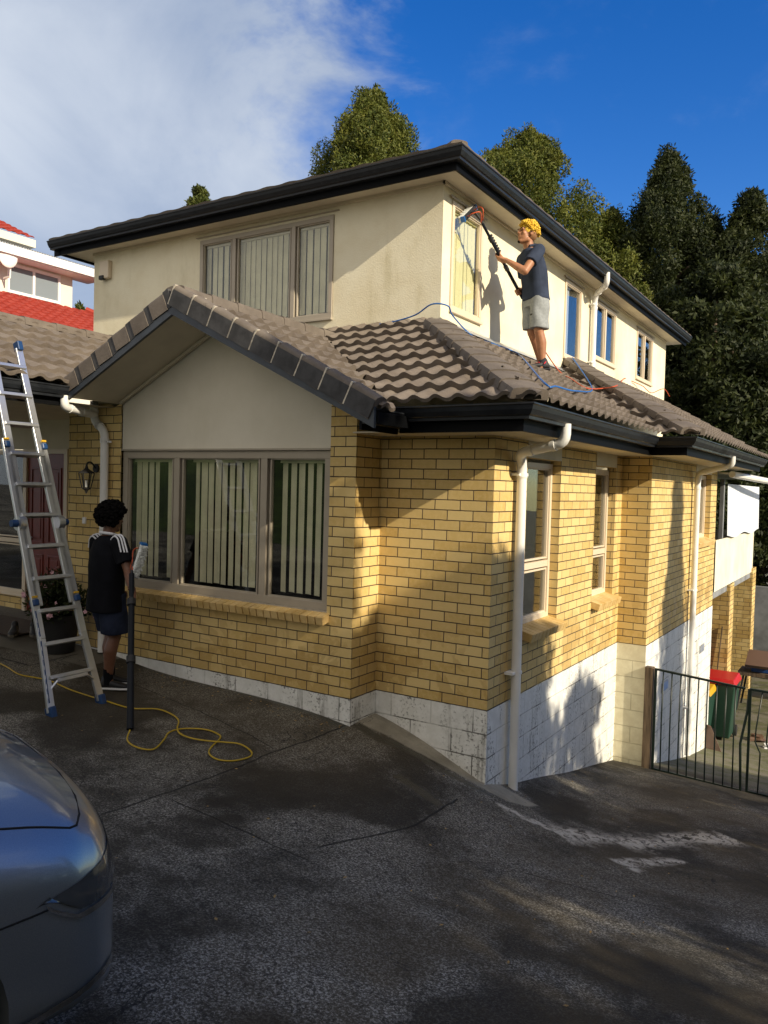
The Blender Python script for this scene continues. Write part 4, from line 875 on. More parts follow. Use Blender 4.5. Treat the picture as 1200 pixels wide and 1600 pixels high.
def head(m, c, f, l, u, s=1., ears=True):
    """skull with brow, nose, lips, chin; c = centre of the skull, f,l,u unit axes"""
    P = lambda a, b, e: c+f*a*s+l*b*s+u*e*s
    A = (f, l, u)
    m.ell(P(-.012, 0, .022), (.096*s, .076*s, .092*s), A, 20, 14); m.ell(P(.028, 0, -.035), (.062*s, .058*s, .082*s), A, 18, 12); m.ell(P(.060, 0, -.098), (.030*s, .032*s, .022*s), A)
    m.cap(P(.005, .045, -.075), .024*s, P(.062, .012, -.1), .018*s, 10); m.cap(P(.005, -.045, -.075), .024*s, P(.062, -.012, -.1), .018*s, 10)
    m.cap(P(.080, .035, .022), .012*s, P(.084, -.035, .022), .012*s, 8)
    m.cap(P(.084, 0, .012), .008*s, P(.107, 0, -.024), .0105*s, 8); m.ell(P(.096, .011, -.028), .008*s); m.ell(P(.096, -.011, -.028), .008*s)
    m.cap(P(.088, .017, -.052), .0065*s, P(.088, -.017, -.052), .0065*s, 8); m.cap(P(.086, .014, -.064), .0075*s, P(.086, -.014, -.064), .0075*s, 8)
    for sg in (1, -1):
        m.ell(P(.058, sg*.042, -.022), (.022*s, .018*s, .022*s), A)
        if ears: m.ell(P(-.008, sg*.078, -.008), (.018*s, .009*s, .032*s), A); m.ell(P(-.012, sg*.086, .008), (.012*s, .007*s, .014*s), A)
simple('skin_tan', (.36, .165, .085), .5, nscale=12, namt=.12); simple('skin_brown', (.15, .065, .035), .5, nscale=12, namt=.15)
simple('hair_yellow', (.72, .44, .035), .7, nscale=90, namt=.5); simple('hair_black', (.005, .0045, .0045), .95, spec=.08); simple('navy_cloth', (.036, .047, .078), .85, nscale=7, namt=.2, bump=.004, spec=.1)
simple('grey_cloth', (.27, .29, .30), .9, nscale=40, namt=.12, bump=.002, spec=.1); simple('black_cloth', (.006, .0065, .009), .85, nscale=9, namt=.2, bump=.004, spec=.1); simple('blue_shorts_cloth', (.018, .024, .045), .8, nscale=9, namt=.25, bump=.004, spec=.1)
simple('white_cloth', (.75, .76, .80), .8); simple('shoe_black', (.010, .010, .012), .6, nscale=30, namt=.3); simple('sole_white', (.62, .62, .62), .6); simple('lace_red', (.65, .01, .03), .6); simple('eye_dark', (.02, .012, .008), .2); simple('sock_dark', (.02, .022, .03), .9)
simple('fade_hair', (.26, .125, .055), .8)
def shoe(parent, heel, f, l, u, s=1., mat='shoe_black', sole='sole_white', lace=None):
    P = lambda a, b, e: np.array(heel)+f*a*s+l*b*s+u*e*s
    m = MB(); rings = []
    for (a, w, h) in ((0, .030, .050), (.03, .036, .075), (.08, .036, .082), (.13, .040, .062), (.19, .047, .045), (.24, .044, .034), (.275, .022, .022)): rings.append((P(a, 0, .018+h/2), l, w*s, u, h/2*s))
    loft(m, rings, 14); m.cap(P(.045, 0, .07), .036*s, P(.06, 0, .105), .034*s, 12); o = remesh(m, 'shoe', M[mat], parent, .006, 3)
    m = MB(); rings = []
    for (a, w) in ((-.008, .026), (.0, .036), (.05, .038), (.13, .043), (.20, .050), (.25, .046), (.285, .022)): rings.append((P(a, 0, .012), l, w*s, u, .014*s))
    loft(m, rings, 14); m.build('sole', M[sole], o, smooth=True)
    if lace:
        m = MB()
        for k in range(4): m.tube([P(.10+.026*k, -.028, .078-.011*k), P(.105+.026*k, 0, .094-.011*k), P(.11+.026*k, .028, .078-.011*k)], .0055*s, 6)
        m.tube([P(.09, .01, .1), P(.07, .045, .085), P(.1, .055, .06)], .005*s, 6); m.build('lace', M[lace], o)
    return o
def curls(name, c, f, l, u, s, mat, parent, n, rmin, rmax, bot, front, seed, puff=1., r0=.017, mid=None):
    rs = np.random.RandomState(seed); m = MB(); k = 0
    while k < n:
        d = rs.normal(size=3); d /= np.linalg.norm(d)
        if d[2] < bot+(.0 if d[0] < 0 else front*d[0]): continue
        R_ = np.array([.098, .080, .096])*rs.uniform(rmin, rmax)*s; p = c+f*(d[0]*R_[0]-.010*s)+l*d[1]*R_[1]+u*(d[2]*R_[2]+.026*s); q = rs.uniform(.55, 1.3)*r0*s
        m.ell(p, (q, q, q*.8), None, 7, 5); k += 1
    m.ell(c+u*.028*s-f*.016*s, (.098*rmin*s, .080*rmin*s, .092*rmin*s), (f, l, u)) if mid is None else None
    return m.build(name, M[mat], parent, smooth='all')

def roof_man():
    B = V(-.775, 2.75, 3.18); f, l, u = axes3((-.56, -.83)); root = empty('person', B, 0, 'young man with curly yellow hair in navy polo and grey shorts washing the upstairs window', 'person')
    P = lambda a, b, e: f*a+l*b+u*e
    root.scale = (1.05,)*3
    pb, pe = (V(-1.12, 1.95, 4.70)-B)/1.05, (V(-.96, 2.74, 4.05)-B)/1.05; pa = (pb-pe)/np.linalg.norm(pb-pe)
    hL = pe+pa*.565; hR = pe+pa*.09
    anL, knL, hiL = P(-.015, .10, .09), P(.045, .105, .43), P(.03, .085, .80); anR, knR, hiR = P(-.12, -.07, .115), P(.0, -.09, .45), P(.03, -.085, .80)
    shL, shR = P(.125, .175, 1.27), P(.10, -.175, 1.26); elL = P(.335, .235, 1.005); elR = P(-.06, -.34, .99)
    wL = hL-(hL-elL)/np.linalg.norm(hL-elL)*.085; wR = hR-(hR-elR)/np.linalg.norm(hR-elR)*.085
    nk = P(.115, 0, 1.31); hc = P(.165, 0, 1.485)
    hu = P(-.18, .0, 1); hu /= np.linalg.norm(hu); hf = P(1, -.05, .20); hf -= hu*(hf@hu); hf /= np.linalg.norm(hf); hl = np.cross(hu, hf)
    m = MB(); head(m, hc, hf, hl, hu, 1.06); m.cap(nk-u*.05, .062, hc-hu*.06-hf*.012, .054); 
    loft(m, [(P(.03, 0, .76), l, .14, f, .09), (P(.04, 0, .95), l, .13, f, .085), (P(.08, 0, 1.15), l, .15, f, .10), (P(.11, 0, 1.27), l, .15, f, .08), (P(.115, 0, 1.32), l, .07, f, .06)])
    for sh, el, wr in ((shL, elL, wL), (shR, elR, wR)): m.cap(sh, .052, el, .040); m.cap(el, .042, el+(wr-el)*.35, .041); m.cap(el+(wr-el)*.35, .041, wr, .026)
    hand(m, wL, None, None, hL, pa, 1.0, side=1); hand(m, wR, None, None, hR, pa, 1.0, side=-1)
    for hi, kn, an in ((hiL, knL, anL), (hiR, knR, anR)):
        m.cap(hi, .085, kn, .055); cf = kn+(an-kn)*.35-f*.018; m.cap(kn, .052, cf, .056); m.cap(cf, .056, an, .034); m.cap(an, .036, an-u*.05+f*.03, .034)
    remesh(m, 'body', M['skin_tan'], root, .0075, 3)
    # polo shirt
    m = MB()
    loft(m, [(P(.02, 0, .775), l, .170, f, .130), (P(.03, 0, .80), l, .170, f, .128), (P(.04, 0, .95), l, .160, f, .120), (P(.07, 0, 1.10), l, .168, f, .125), (P(.10, 0, 1.20), l, .17, f, .118), (P(.115, 0, 1.28), l, .150, f, .095), (P(.115, 0, 1.325), l, .075, f, .068)], 22)
    for sh, el in ((shL, elL), (shR, elR)):
        d = (el-sh)/np.linalg.norm(el-sh); m.tube([sh-d*.03+u*.0, sh, sh+d*.10, sh+d*.205], [.056, .070, .071, .074], 16)
    m.ell(shL, .069); m.ell(shR, .069)
    sh_ = remesh(m, 'polo_shirt', M['navy_cloth'], root, .009, 3, .0055, .17)
    m = MB(); m.tube([nk+P(.06, .0, .0), nk+P(.045, .055, .035), nk+P(-.02, .068, .05), nk+P(-.062, .0, .055), nk+P(-.02, -.068, .05), nk+P(.045, -.055, .035), nk+P(.06, 0, 0)], .014, 8); m.build('collar', M['navy_cloth'], sh_, smooth=True)
    m = MB(); m.obox(P(.205, .085, 1.17), (l, f, u), (.014, .006, .012)); m.build('chest_badge', M['white_cloth'], sh_, bevel=.002)
    # shorts
    m = MB(); loft(m, [(P(.03, 0, .70), l, .155, f, .115), (P(.02, 0, .80), l, .150, f, .112), (P(.02, 0, .86), l, .145, f, .11)])
    for hi, kn in ((hiL, knL), (hiR, knR)): d = kn-hi; loft(m, [(hi+d*-.05, l, .08, f, .10), (hi+d*.3, l, .088, f, .106), (hi+d*.93, l, .088, f, .108)])
    so_ = remesh(m, 'shorts', M['grey_cloth'], root, .009, 2, .006, .11)
    m = MB(); m.obox(P(.145, .10, .60), (l, f, u), (.018, .004, .008)); m.build('shorts_logo', M['black_rubber'], so_)
    for an, sx in ((anL, 1), (anR, -1)):
        m = MB(); m.tube([an-u*.04, an+u*.055], [.042, .040], 12); m.build('sock', M['sock_dark'], root, smooth=True)
    fL = (f*.95-l*.15); fL /= np.linalg.norm(fL)
    shoe(root, anL-u*.075-f*.085, f, l, u, 1., 'shoe_black', 'shoe_black', 'lace_red'); shoe(root, anR-u*.09-f*.075, f, l, u, 1., 'shoe_black', 'shoe_black', 'lace_red')
    hb = curls('hair', hc, hf, hl, hu, 1.06, 'hair_yellow', root, 760, 1.02, 1.30, -.16, .85, 4, r0=.0105)
    m = MB(); m.ell(hc-hf*.03*1.06+hu*.0, (.078*1.06, .0805*1.06, .075*1.06), (hf, hl, hu)); m.build('faded_sides', M['fade_hair'], hb, smooth='all')
    m = MB(); m.ell(hc+hf*.078-hu*.112, (.018, .020, .016), (hf, hl, hu)); m.build('goatee', M['hair_black'], root, smooth='all')
    for sg in (1, -1):
        m = MB(); m.ell(hc+hf*.0905+hl*sg*.032+hu*.004, (.006, .013, .007), (hf, hl, hu)); m.build('eye', M['eye_dark'], root, smooth='all')
        m = MB(); m.tube([hc+hf*.100+hl*sg*.018+hu*.026, hc+hf*.098+hl*sg*.05+hu*.032], .0045, 6); m.build('eyebrow', M['hair_black'], root)
    return B+pb*1.05, B+pe*1.05, B
PB, PE, RB = roof_man()

def drive_man():
    B = V(-3.43, -1.08, -.155); B[2] = g(B[0], B[1]); f, l, u = axes3((.12, .99)); r = -l
    root = empty('person', B, 0, 'man with black curly hair seen from behind in black tee with white shoulder stripes', 'person')
    P = lambda a, b, e: f*a+r*b+u*e
    hand_w = V(-2.92, -1.20, .81)-B; hR = hand_w
    base = V(-2.36, -1.66, 0); base[2] = g(base[0], base[1])+.01; base -= B; pa = (hR-base)/np.linalg.norm(hR-base)
    ff = V(.80, .55, 0); ff /= np.linalg.norm(ff); fl = np.cross(V(0, 0, 1), ff)
    anR, anL = P(.0, .07, .10), P(.10, -.06, .10); knR, knL = P(.05, .09, .50), P(.12, -.08, .50); hiR, hiL = P(.02, .09, .90), P(.02, -.09, .90)
    shR, shL = P(.02, .19, 1.375), P(.03, -.185, 1.365); elR = P(.04, .315, 1.13); elL = P(.09, -.27, 1.10); wL = P(.24, -.23, .90); hLc = P(.30, -.20, .84)
    wR = hR-(hR-elR)/np.linalg.norm(hR-elR)*.08; nk = P(.02, 0, 1.435); hc = P(.055, 0, 1.60)
    hf = P(.99, .10, -.10); hf /= np.linalg.norm(hf); hu = P(.06, .0, 1); hu -= hf*(hf@hu); hu /= np.linalg.norm(hu); hl = np.cross(hu, hf)
    m = MB(); head(m, hc, hf, hl, hu, 1.04); m.cap(nk-u*.05, .062, hc-hu*.06-hf*.012, .054)
    loft(m, [(P(.02, 0, .84), r, .15, f, .09), (P(.02, 0, 1.0), r, .145, f, .09), (P(.02, 0, 1.25), r, .16, f, .10), (P(.02, 0, 1.38), r, .15, f, .08), (P(.02, 0, 1.44), r, .07, f, .06)])
    for sh, el, wr in ((shR, elR, wR), (shL, elL, wL)): m.cap(sh, .054, el, .042); m.cap(el, .044, el+(wr-el)*.35, .042); m.cap(el+(wr-el)*.35, .042, wr, .027)
    hand(m, wR, None, None, hR, pa, 1., side=1); hand(m, wL, None, None, hLc, r, 1., side=1)
    for hi, kn, an in ((hiR, knR, anR), (hiL, knL, anL)):
        m.cap(hi, .09, kn, .060); cf = kn+(an-kn)*.33-f*.022; m.cap(kn, .056, cf, .062); m.cap(cf, .062, an, .037); m.cap(an, .038, an-u*.05+ff*.03, .036)
    remesh(m, 'body', M['skin_brown'], root, .0075, 3)
    m = MB()
    loft(m, [(P(.0, 0, .735), r, .205, f, .145), (P(.0, 0, .77), r, .205, f, .145), (P(.01, 0, .95), r, .195, f, .14), (P(.01, 0, 1.15), r, .195, f, .14), (P(.02, 0, 1.28), r, .195, f, .13), (P(.02, 0, 1.385), r, .165, f, .10), (P(.02, 0, 1.44), r, .075, f, .07)], 24)
    for sh, el in ((shR, elR), (shL, elL)):
        d = (el-sh)/np.linalg.norm(el-sh); m.tube([sh-d*.03, sh, sh+d*.10, sh+d*.20], [.062, .078, .082, .086], 16); m.ell(sh, .08)
    st = remesh(m, 'tee_shirt', M['black_cloth'], root, .009, 3, .004, .24)
    from mathutils.bvhtree import BVHTree
    me = st.data; bv = BVHTree.FromPolygons([v.co.copy() for v in me.vertices], [tuple(p.vertices) for p in me.polygons])
    for sh, el, sg in ((shR, elR, 1), (shL, elL, -1)):
        for k in (-1, 0, 1):
            pts = []
            for an_ in np.linspace(82, -8, 12):
                w_ = math.radians(an_); cc = P(.0-.024*k, sg*.115, 1.33); o_ = cc+r*sg*.4*math.cos(w_)+u*.4*math.sin(w_); hit = bv.ray_cast(Vector(o_), Vector((cc-o_)/.4))
                if hit[0] is not None: pts.append(np.array(hit[0])+np.array(hit[1])*.003)
            if len(pts) > 2: q_ = MB(); q_.tube(smooth_path(pts, 4), .0078, 6); q_.build('shoulder_stripe', M['white_cloth'], st, smooth=True)
    m = MB(); m.tube([nk+P(.07*math.cos(a), .075*math.sin(a), .022-.012*math.cos(a)) for a in np.linspace(0, 2*math.pi, 17)], .0135, 8); m.build('collar', M['white_cloth'], st, smooth=True)
    m = MB(); loft(m, [(P(.02, 0, .76), r, .17, f, .13), (P(.02, 0, .88), r, .165, f, .125)])
    for hi, kn in ((hiR, knR), (hiL, knL)): d = kn-hi; loft(m, [(hi+d*-.02, r, .10, f, .125), (hi+d*.4, r, .108, f, .13), (hi+d*.93, r, .105, f, .128)])
    remesh(m, 'shorts', M['blue_shorts_cloth'], root, .009, 2, .005, .14)
    for an in (anR, anL): m = MB(); m.tube([an-u*.05, an+u*.10], [.044, .045], 12); m.build('sock', M['black_cloth'], root, smooth=True)
    z = -anR[2]
    for an in (anR, anL): q = V(an[0], an[1], 0)-ff*.075; wz = g(B[0]+q[0], B[1]+q[1])-B[2]; shoe(root, q+u*(wz+.004), ff, fl, u, 1.04, 'shoe_black', 'sole_white', None)
    curls('hair', hc, hf, hl, hu, 1.06, 'hair_black', root, 560, 1.05, 1.42, -.72, 1.25, 8, r0=.020)
    for sg in (1, -1): m = MB(); m.ell(hc+hf*.0905+hl*sg*.032+hu*.004, (.006, .013, .007), (hf, hl, hu)); m.build('eye', M['eye_dark'], root, smooth='all')
    return B+base, B+hR, pa, B
P2B, P2H, P2A, MB2 = drive_man()
# ------------------------------------------------------------------ window washing gear
simple('pole_dark', (.006, .008, .012), .55, spec=.2); simple('pole_grey', (.10, .10, .085), .35, metal=.4); simple('bristle', (.66, .68, .66), .85, nscale=60, namt=.2); simple('brush_blue', (.01, .12, .38), .4); simple('fitting_red', (.55, .09, .03), .4)
def brush_pole(name, base, top, brush_c, brush_ax, brush_n, L, label, spine=False, r=.016, loop=True):
    base = np.array(base, float); top = np.array(top, float); a = (top-base)/np.linalg.norm(top-base); root = empty(name, base, 0, label, 'pole brush')
    D = np.linalg.norm(top-base); Q = lambda t: a*t
    m = MB(); m.tube([Q(0), Q(D*.42)], r*1.2, 12); m.tube([Q(D*.42), Q(D*.8)], r*1.12, 12); m.tube([Q(D*.8), Q(D)], r*1., 12); p = m.build('pole', M['pole_dark'], root, smooth=True)
    for t_ in (D*.42, D*.8):
        m = MB(); m.tube([Q(t_-.03), Q(t_+.03)], r*1.6, 12); m.build('clamp', M['black_rubber'], p, smooth=True)
    if spine:   # the row of pole clips standing off the upper sections
        s_ = np.cross(a, (1, 0, 0)); s_ /= np.linalg.norm(s_); s_ = s_ if s_[2] > 0 else -s_
        for k in range(7): m = MB(); m.obox(Q(D*.62)+a*(.035*k)+s_*.028, (a, s_, np.cross(a, s_)), (.009, .022, .014)); m.build('clip', M['black_rubber'], p)
    A = np.array(brush_ax, float); A /= np.linalg.norm(A); Nn = np.array(brush_n, float); Nn -= A*(A@Nn); Nn /= np.linalg.norm(Nn); T = np.cross(A, Nn); c = np.array(brush_c, float)-base
    m = MB(); m.obox(c, (A, Nn, T), (L/2, .012, .028)); b = m.build('brush_block', M['black_rubber'], root, bevel=.005)
    m = MB(); rs = np.random.RandomState(2)
    for k in range(150):
        q = c+A*rs.uniform(-L/2, L/2)+T*rs.uniform(-.028, .028)+Nn*.01; e = q+Nn*rs.uniform(.05, .062)+A*rs.uniform(-.012, .012)+T*rs.uniform(-.014, .014); m.tube([q, e], [.007, .009], 4)
    m.obox(c+Nn*.03, (A, Nn, T), (L/2-.004, .022, .03)); m.build('bristles', M['bristle'], b)
    for sg in (1, -1): m = MB(); m.obox(c+A*sg*(L/2+.006)+Nn*.012, (A, Nn, T), (.010, .026, .031)); m.build('end_cap', M['brush_blue'], b, bevel=.004)
    m = MB(); e = Q(D); m.tube(rounded([e, e+a*.05, c-Nn*.06, c-Nn*.01], .03), .013, 10); m.build('gooseneck', M['black_rubber'], root, smooth=True)
    for sg in (1, -1):
        if loop: m = MB(); m.tube(smooth_path([c+A*sg*L*.28, c+A*sg*L*.28-Nn*.03, c+A*sg*L*.3-Nn*.07+T*.02, c+A*sg*L*.12-Nn*.14, e+a*.02+A*sg*.02], 5), .0062, 6); m.build('jet_tube', M['fitting_red'], root, smooth='all')
    return root
cW = V(-1.27, 1.85, 4.80)
brush_pole('pole_brush', PE, PB, cW+V(.045, 0, 0), (0, .80, .62), (-1, 0, 0), .33, 'dark telescopic pole with white brush and orange tubes held to the upstairs window', spine=True)
cB = P2H+P2A*.33+V(.06, .02, .02)
brush_pole('pole_brush', P2B, P2H+P2A*.20, cB, (.30, .10, 1.0), (.80, -.25, -.28), .30, 'thick dark pole standing on the drive, its blue and white brush folded beside the man', spine=False, r=.024)

def hose(name, pts, r, mat, label, n=6, cat='hose'):
    m = MB(); m.tube(smooth_path(pts, n), r, 8); o = m.build(name, M[mat], None, smooth='all'); tag(o, label, cat); return o
yp = [(203, 1147), (199, 1157), (214, 1168), (240, 1171), (257, 1155), (264, 1145), (285, 1139), (320, 1140), (340, 1147), (344, 1154), (330, 1168), (327, 1178), (340, 1187), (365, 1189), (390, 1183), (392, 1174), (375, 1165), (350, 1162), (325, 1160), (300, 1156), (282, 1149), (277, 1140), (279, 1128), (268, 1118), (245, 1110), (205, 1107), (170, 1097), (140, 1088), (110, 1078), (78, 1064), (55, 1059), (30, 1054), (10, 1042), (-15, 1030)]
yl = []
for i, (x, y) in enumerate(yp): q = on_ground(x, y, .01); q[2] = g(q[0], q[1])+.012+(.010 if 16 <= i <= 24 else 0); yl.append(q)
yl[0][2] += .03
hose('hose', yl, .0065, 'yellow_hose', 'thin yellow hose looped on the driveway from the foot of the pole', 5)
def roofz(x, y):
    zf = Z0+SL*(y-YF); 
    if x+y < -.04: return zf
    za = Z0+SL*(XA-x); zb = Z0+SL*(XB-x); ze = Z0+SL*(y-YJ)
    return za if x+y < 3.66 else (ze if x+y < 4.05 else zb)
def on_roof(px, py, lift=.085):
    d = ray(px, py); best = None
    for t_ in np.arange(5, 22, .01):
        P = CAM+d*t_
        if P[0] > -1.34 and P[1] > -.6 and P[2] < roofz(P[0], P[1])+lift: return P
        if P[0] <= -1.33: return V(-1.325, P[1]*1, P[2])
    return CAM+d*12
bl = [V(-2.45, 1.43, 3.60)]+[V(-2.0, 1.41, 3.60), V(-1.6, 1.36, 3.64), V(-1.36, 1.30, 3.72), V(-1.2, 1.36, 3.70)]+[V(-1.24, 1.55, 3.64), V(-1.22, 2.0, 3.50), V(-1.18, 2.5, 3.49), V(-1.1, 3.0, 3.45)]+[on_roof(*p, .10) for p in ((850, 598), (870, 604), (900, 611), (925, 606))]+[V(-1.2, 5.2, 3.75)]
hose('hose', bl, .008, 'blue_hose', 'blue hose lying along the roof at the foot of the upper wall')
ol = [PE+V(.01, .02, -.02), PE+V(.10, .15, -.30), V(-1.0, 3.25, 3.72)]+[on_roof(*p) for p in ((872, 578), (893, 592), (915, 606), (940, 607), (965, 602))]+[V(-1.31, 8.3, 3.86), V(-1.31, 8.9, 3.87), V(-1.25, 9.3, 3.84), V(-1.2, 9.4, 3.78), V(-1.22, 9.9, 3.78), V(-1.1, 10.3, 3.9), V(-1.05, 10.6, 3.78)]
hose('hose', ol, .0075, 'orange_hose', 'orange hose running from the pole over the roof to the last upstairs window')

# ------------------------------------------------------------------ ladder
def ladder():
    b0 = V(-3.10, -1.88, 0); b1 = V(-3.05, -1.39, 0); t0 = V(-4.17, -1.80, 3.03); t1 = V(-4.20, -1.47, 3.03)
    b0[2] = g(*b0[:2])+.02; b1[2] = g(*b1[:2])+.02
    B = (b0+b1)/2; root = empty('ladder', B, 0, 'aluminium folding ladder with blue feet leaning on the porch gutter', 'ladder')
    b0, b1, t0, t1 = b0-B, b1-B, t0-B, t1-B; C0 = (b0+b1)/2; C1 = (t0+t1)/2; L = np.linalg.norm(C1-C0); a = (C1-C0)/L; s = V(0, 1, 0); s -= a*(a@s); s /= np.linalg.norm(s); n = np.cross(a, s)
    if n[0] < 0: n = -n
    def hw(t): return np.interp(t, [0, .55, 1.6, 2.35, L], [.245, .205, .19, .178, .165])
    P = lambda t, k, o=0.: C0+a*t+s*k+n*o
    for sg in (-1, 1):
        for (name, ta, tb, off, w) in (('outer_rail', .0, .62, 0, .030), ('outer_rail', .62, 1.62, .0, .030), ('outer_rail', 1.66, 2.42, .0, .030), ('inner_rail', .9, L-.02, -.0, .022)):
            m = MB(); x = 0 if name == 'outer_rail' else -.032
            m.beam(P(ta, sg*(hw(ta)+x)), P(tb, sg*(hw(tb)+x)), .028, .068, up=tuple(s)); m.build(name, M['alu'], root, bevel=.004)
        m = MB(); m.obox(P(-.0, sg*hw(0), .0), (a, s, n), (.05, .028, .045)); m.build('foot', M['blue_plastic'], root, bevel=.01)
        m = MB(); m.obox(P(L, sg*(hw(L)-.03), .0), (a, s, n), (.045, .026, .04)); m.build('end_cap', M['blue_plastic'], root, bevel=.008)
        # hinge with its blue knob
        m = MB(); m.tube([P(1.64, sg*(hw(1.64)-.03)), P(1.64, sg*(hw(1.64)+.03))], .062, 18); h = m.build('hinge', M['alu'], root, smooth=True)
        m = MB(); m.tube([P(1.64, sg*(hw(1.64)+.03)), P(1.64, sg*(hw(1.64)+.085))], [.034, .030], 14); m.build('knob', M['blue_plastic'], h, smooth=True)
        for t_ in (.93, 2.36):
            m = MB(); m.obox(P(t_, sg*(hw(t_)+.004), .0), (a, s, n), (.028, .026, .038)); lk = m.build('lock', M['blue_plastic'], root, bevel=.01)
            m = MB(); m.obox(P(t_+.05, sg*(hw(t_)+.004), .0), (a, s, n), (.008, .022, .032)); m.build('lock_tab', M['yellow_plastic'], lk)
        # brace at the foot and the standoff at the top
        m = MB(); m.tube([P(.18, sg*hw(.2), .0), P(.26, sg*.13, .02), P(.29, sg*.08, .02)], .012, 6); m.build('brace', M['alu'], root)
        m = MB(); m.beam(P(L-.36, sg*(hw(L)-.01)), P(L-.20, sg*(hw(L)+.0), -.16), .02, .03, up=tuple(s)); m.build('standoff', M['alu'], root)
    m = MB(); m.beam(P(.25, -.15, .02), P(.25, .15, .02), .03, .03, up=tuple(n)); m.build('foot_bar', M['alu'], root, bevel=.003)
    t_ = .28; k = 0
    while t_ < L-.1:
        w = hw(t_)-.012; m = MB(); m.beam(P(t_, -w), P(t_, w), .07, .026, up=tuple(a)); m.beam(P(t_+.016, -w, .006), P(t_+.016, w, .006), .05, .008, up=tuple(a)); m.build('rung', M['alu'], root, bevel=.003); t_ += .285; k += 1
    m = MB(); m.beam(P(.08, -hw(.1)-.0165), P(.60, -hw(.6)-.0165), .003, .05, up=tuple(n)); m.beam(P(.64, -hw(.6)-.0165), P(.86, -hw(.8)-.0165), .003, .05, up=tuple(n)); m.build('label_strip', M['blue_plastic'], root)
    m = MB(); 
    for q in range(9): m.beam(P(.12+.08*q, -hw(.1+.08*q)-.0185, .012), P(.155+.08*q, -hw(.13+.08*q)-.0185, .012), .002, .012, up=tuple(n))
    m.build('label_print', M['white_paint'], root)
ladder()

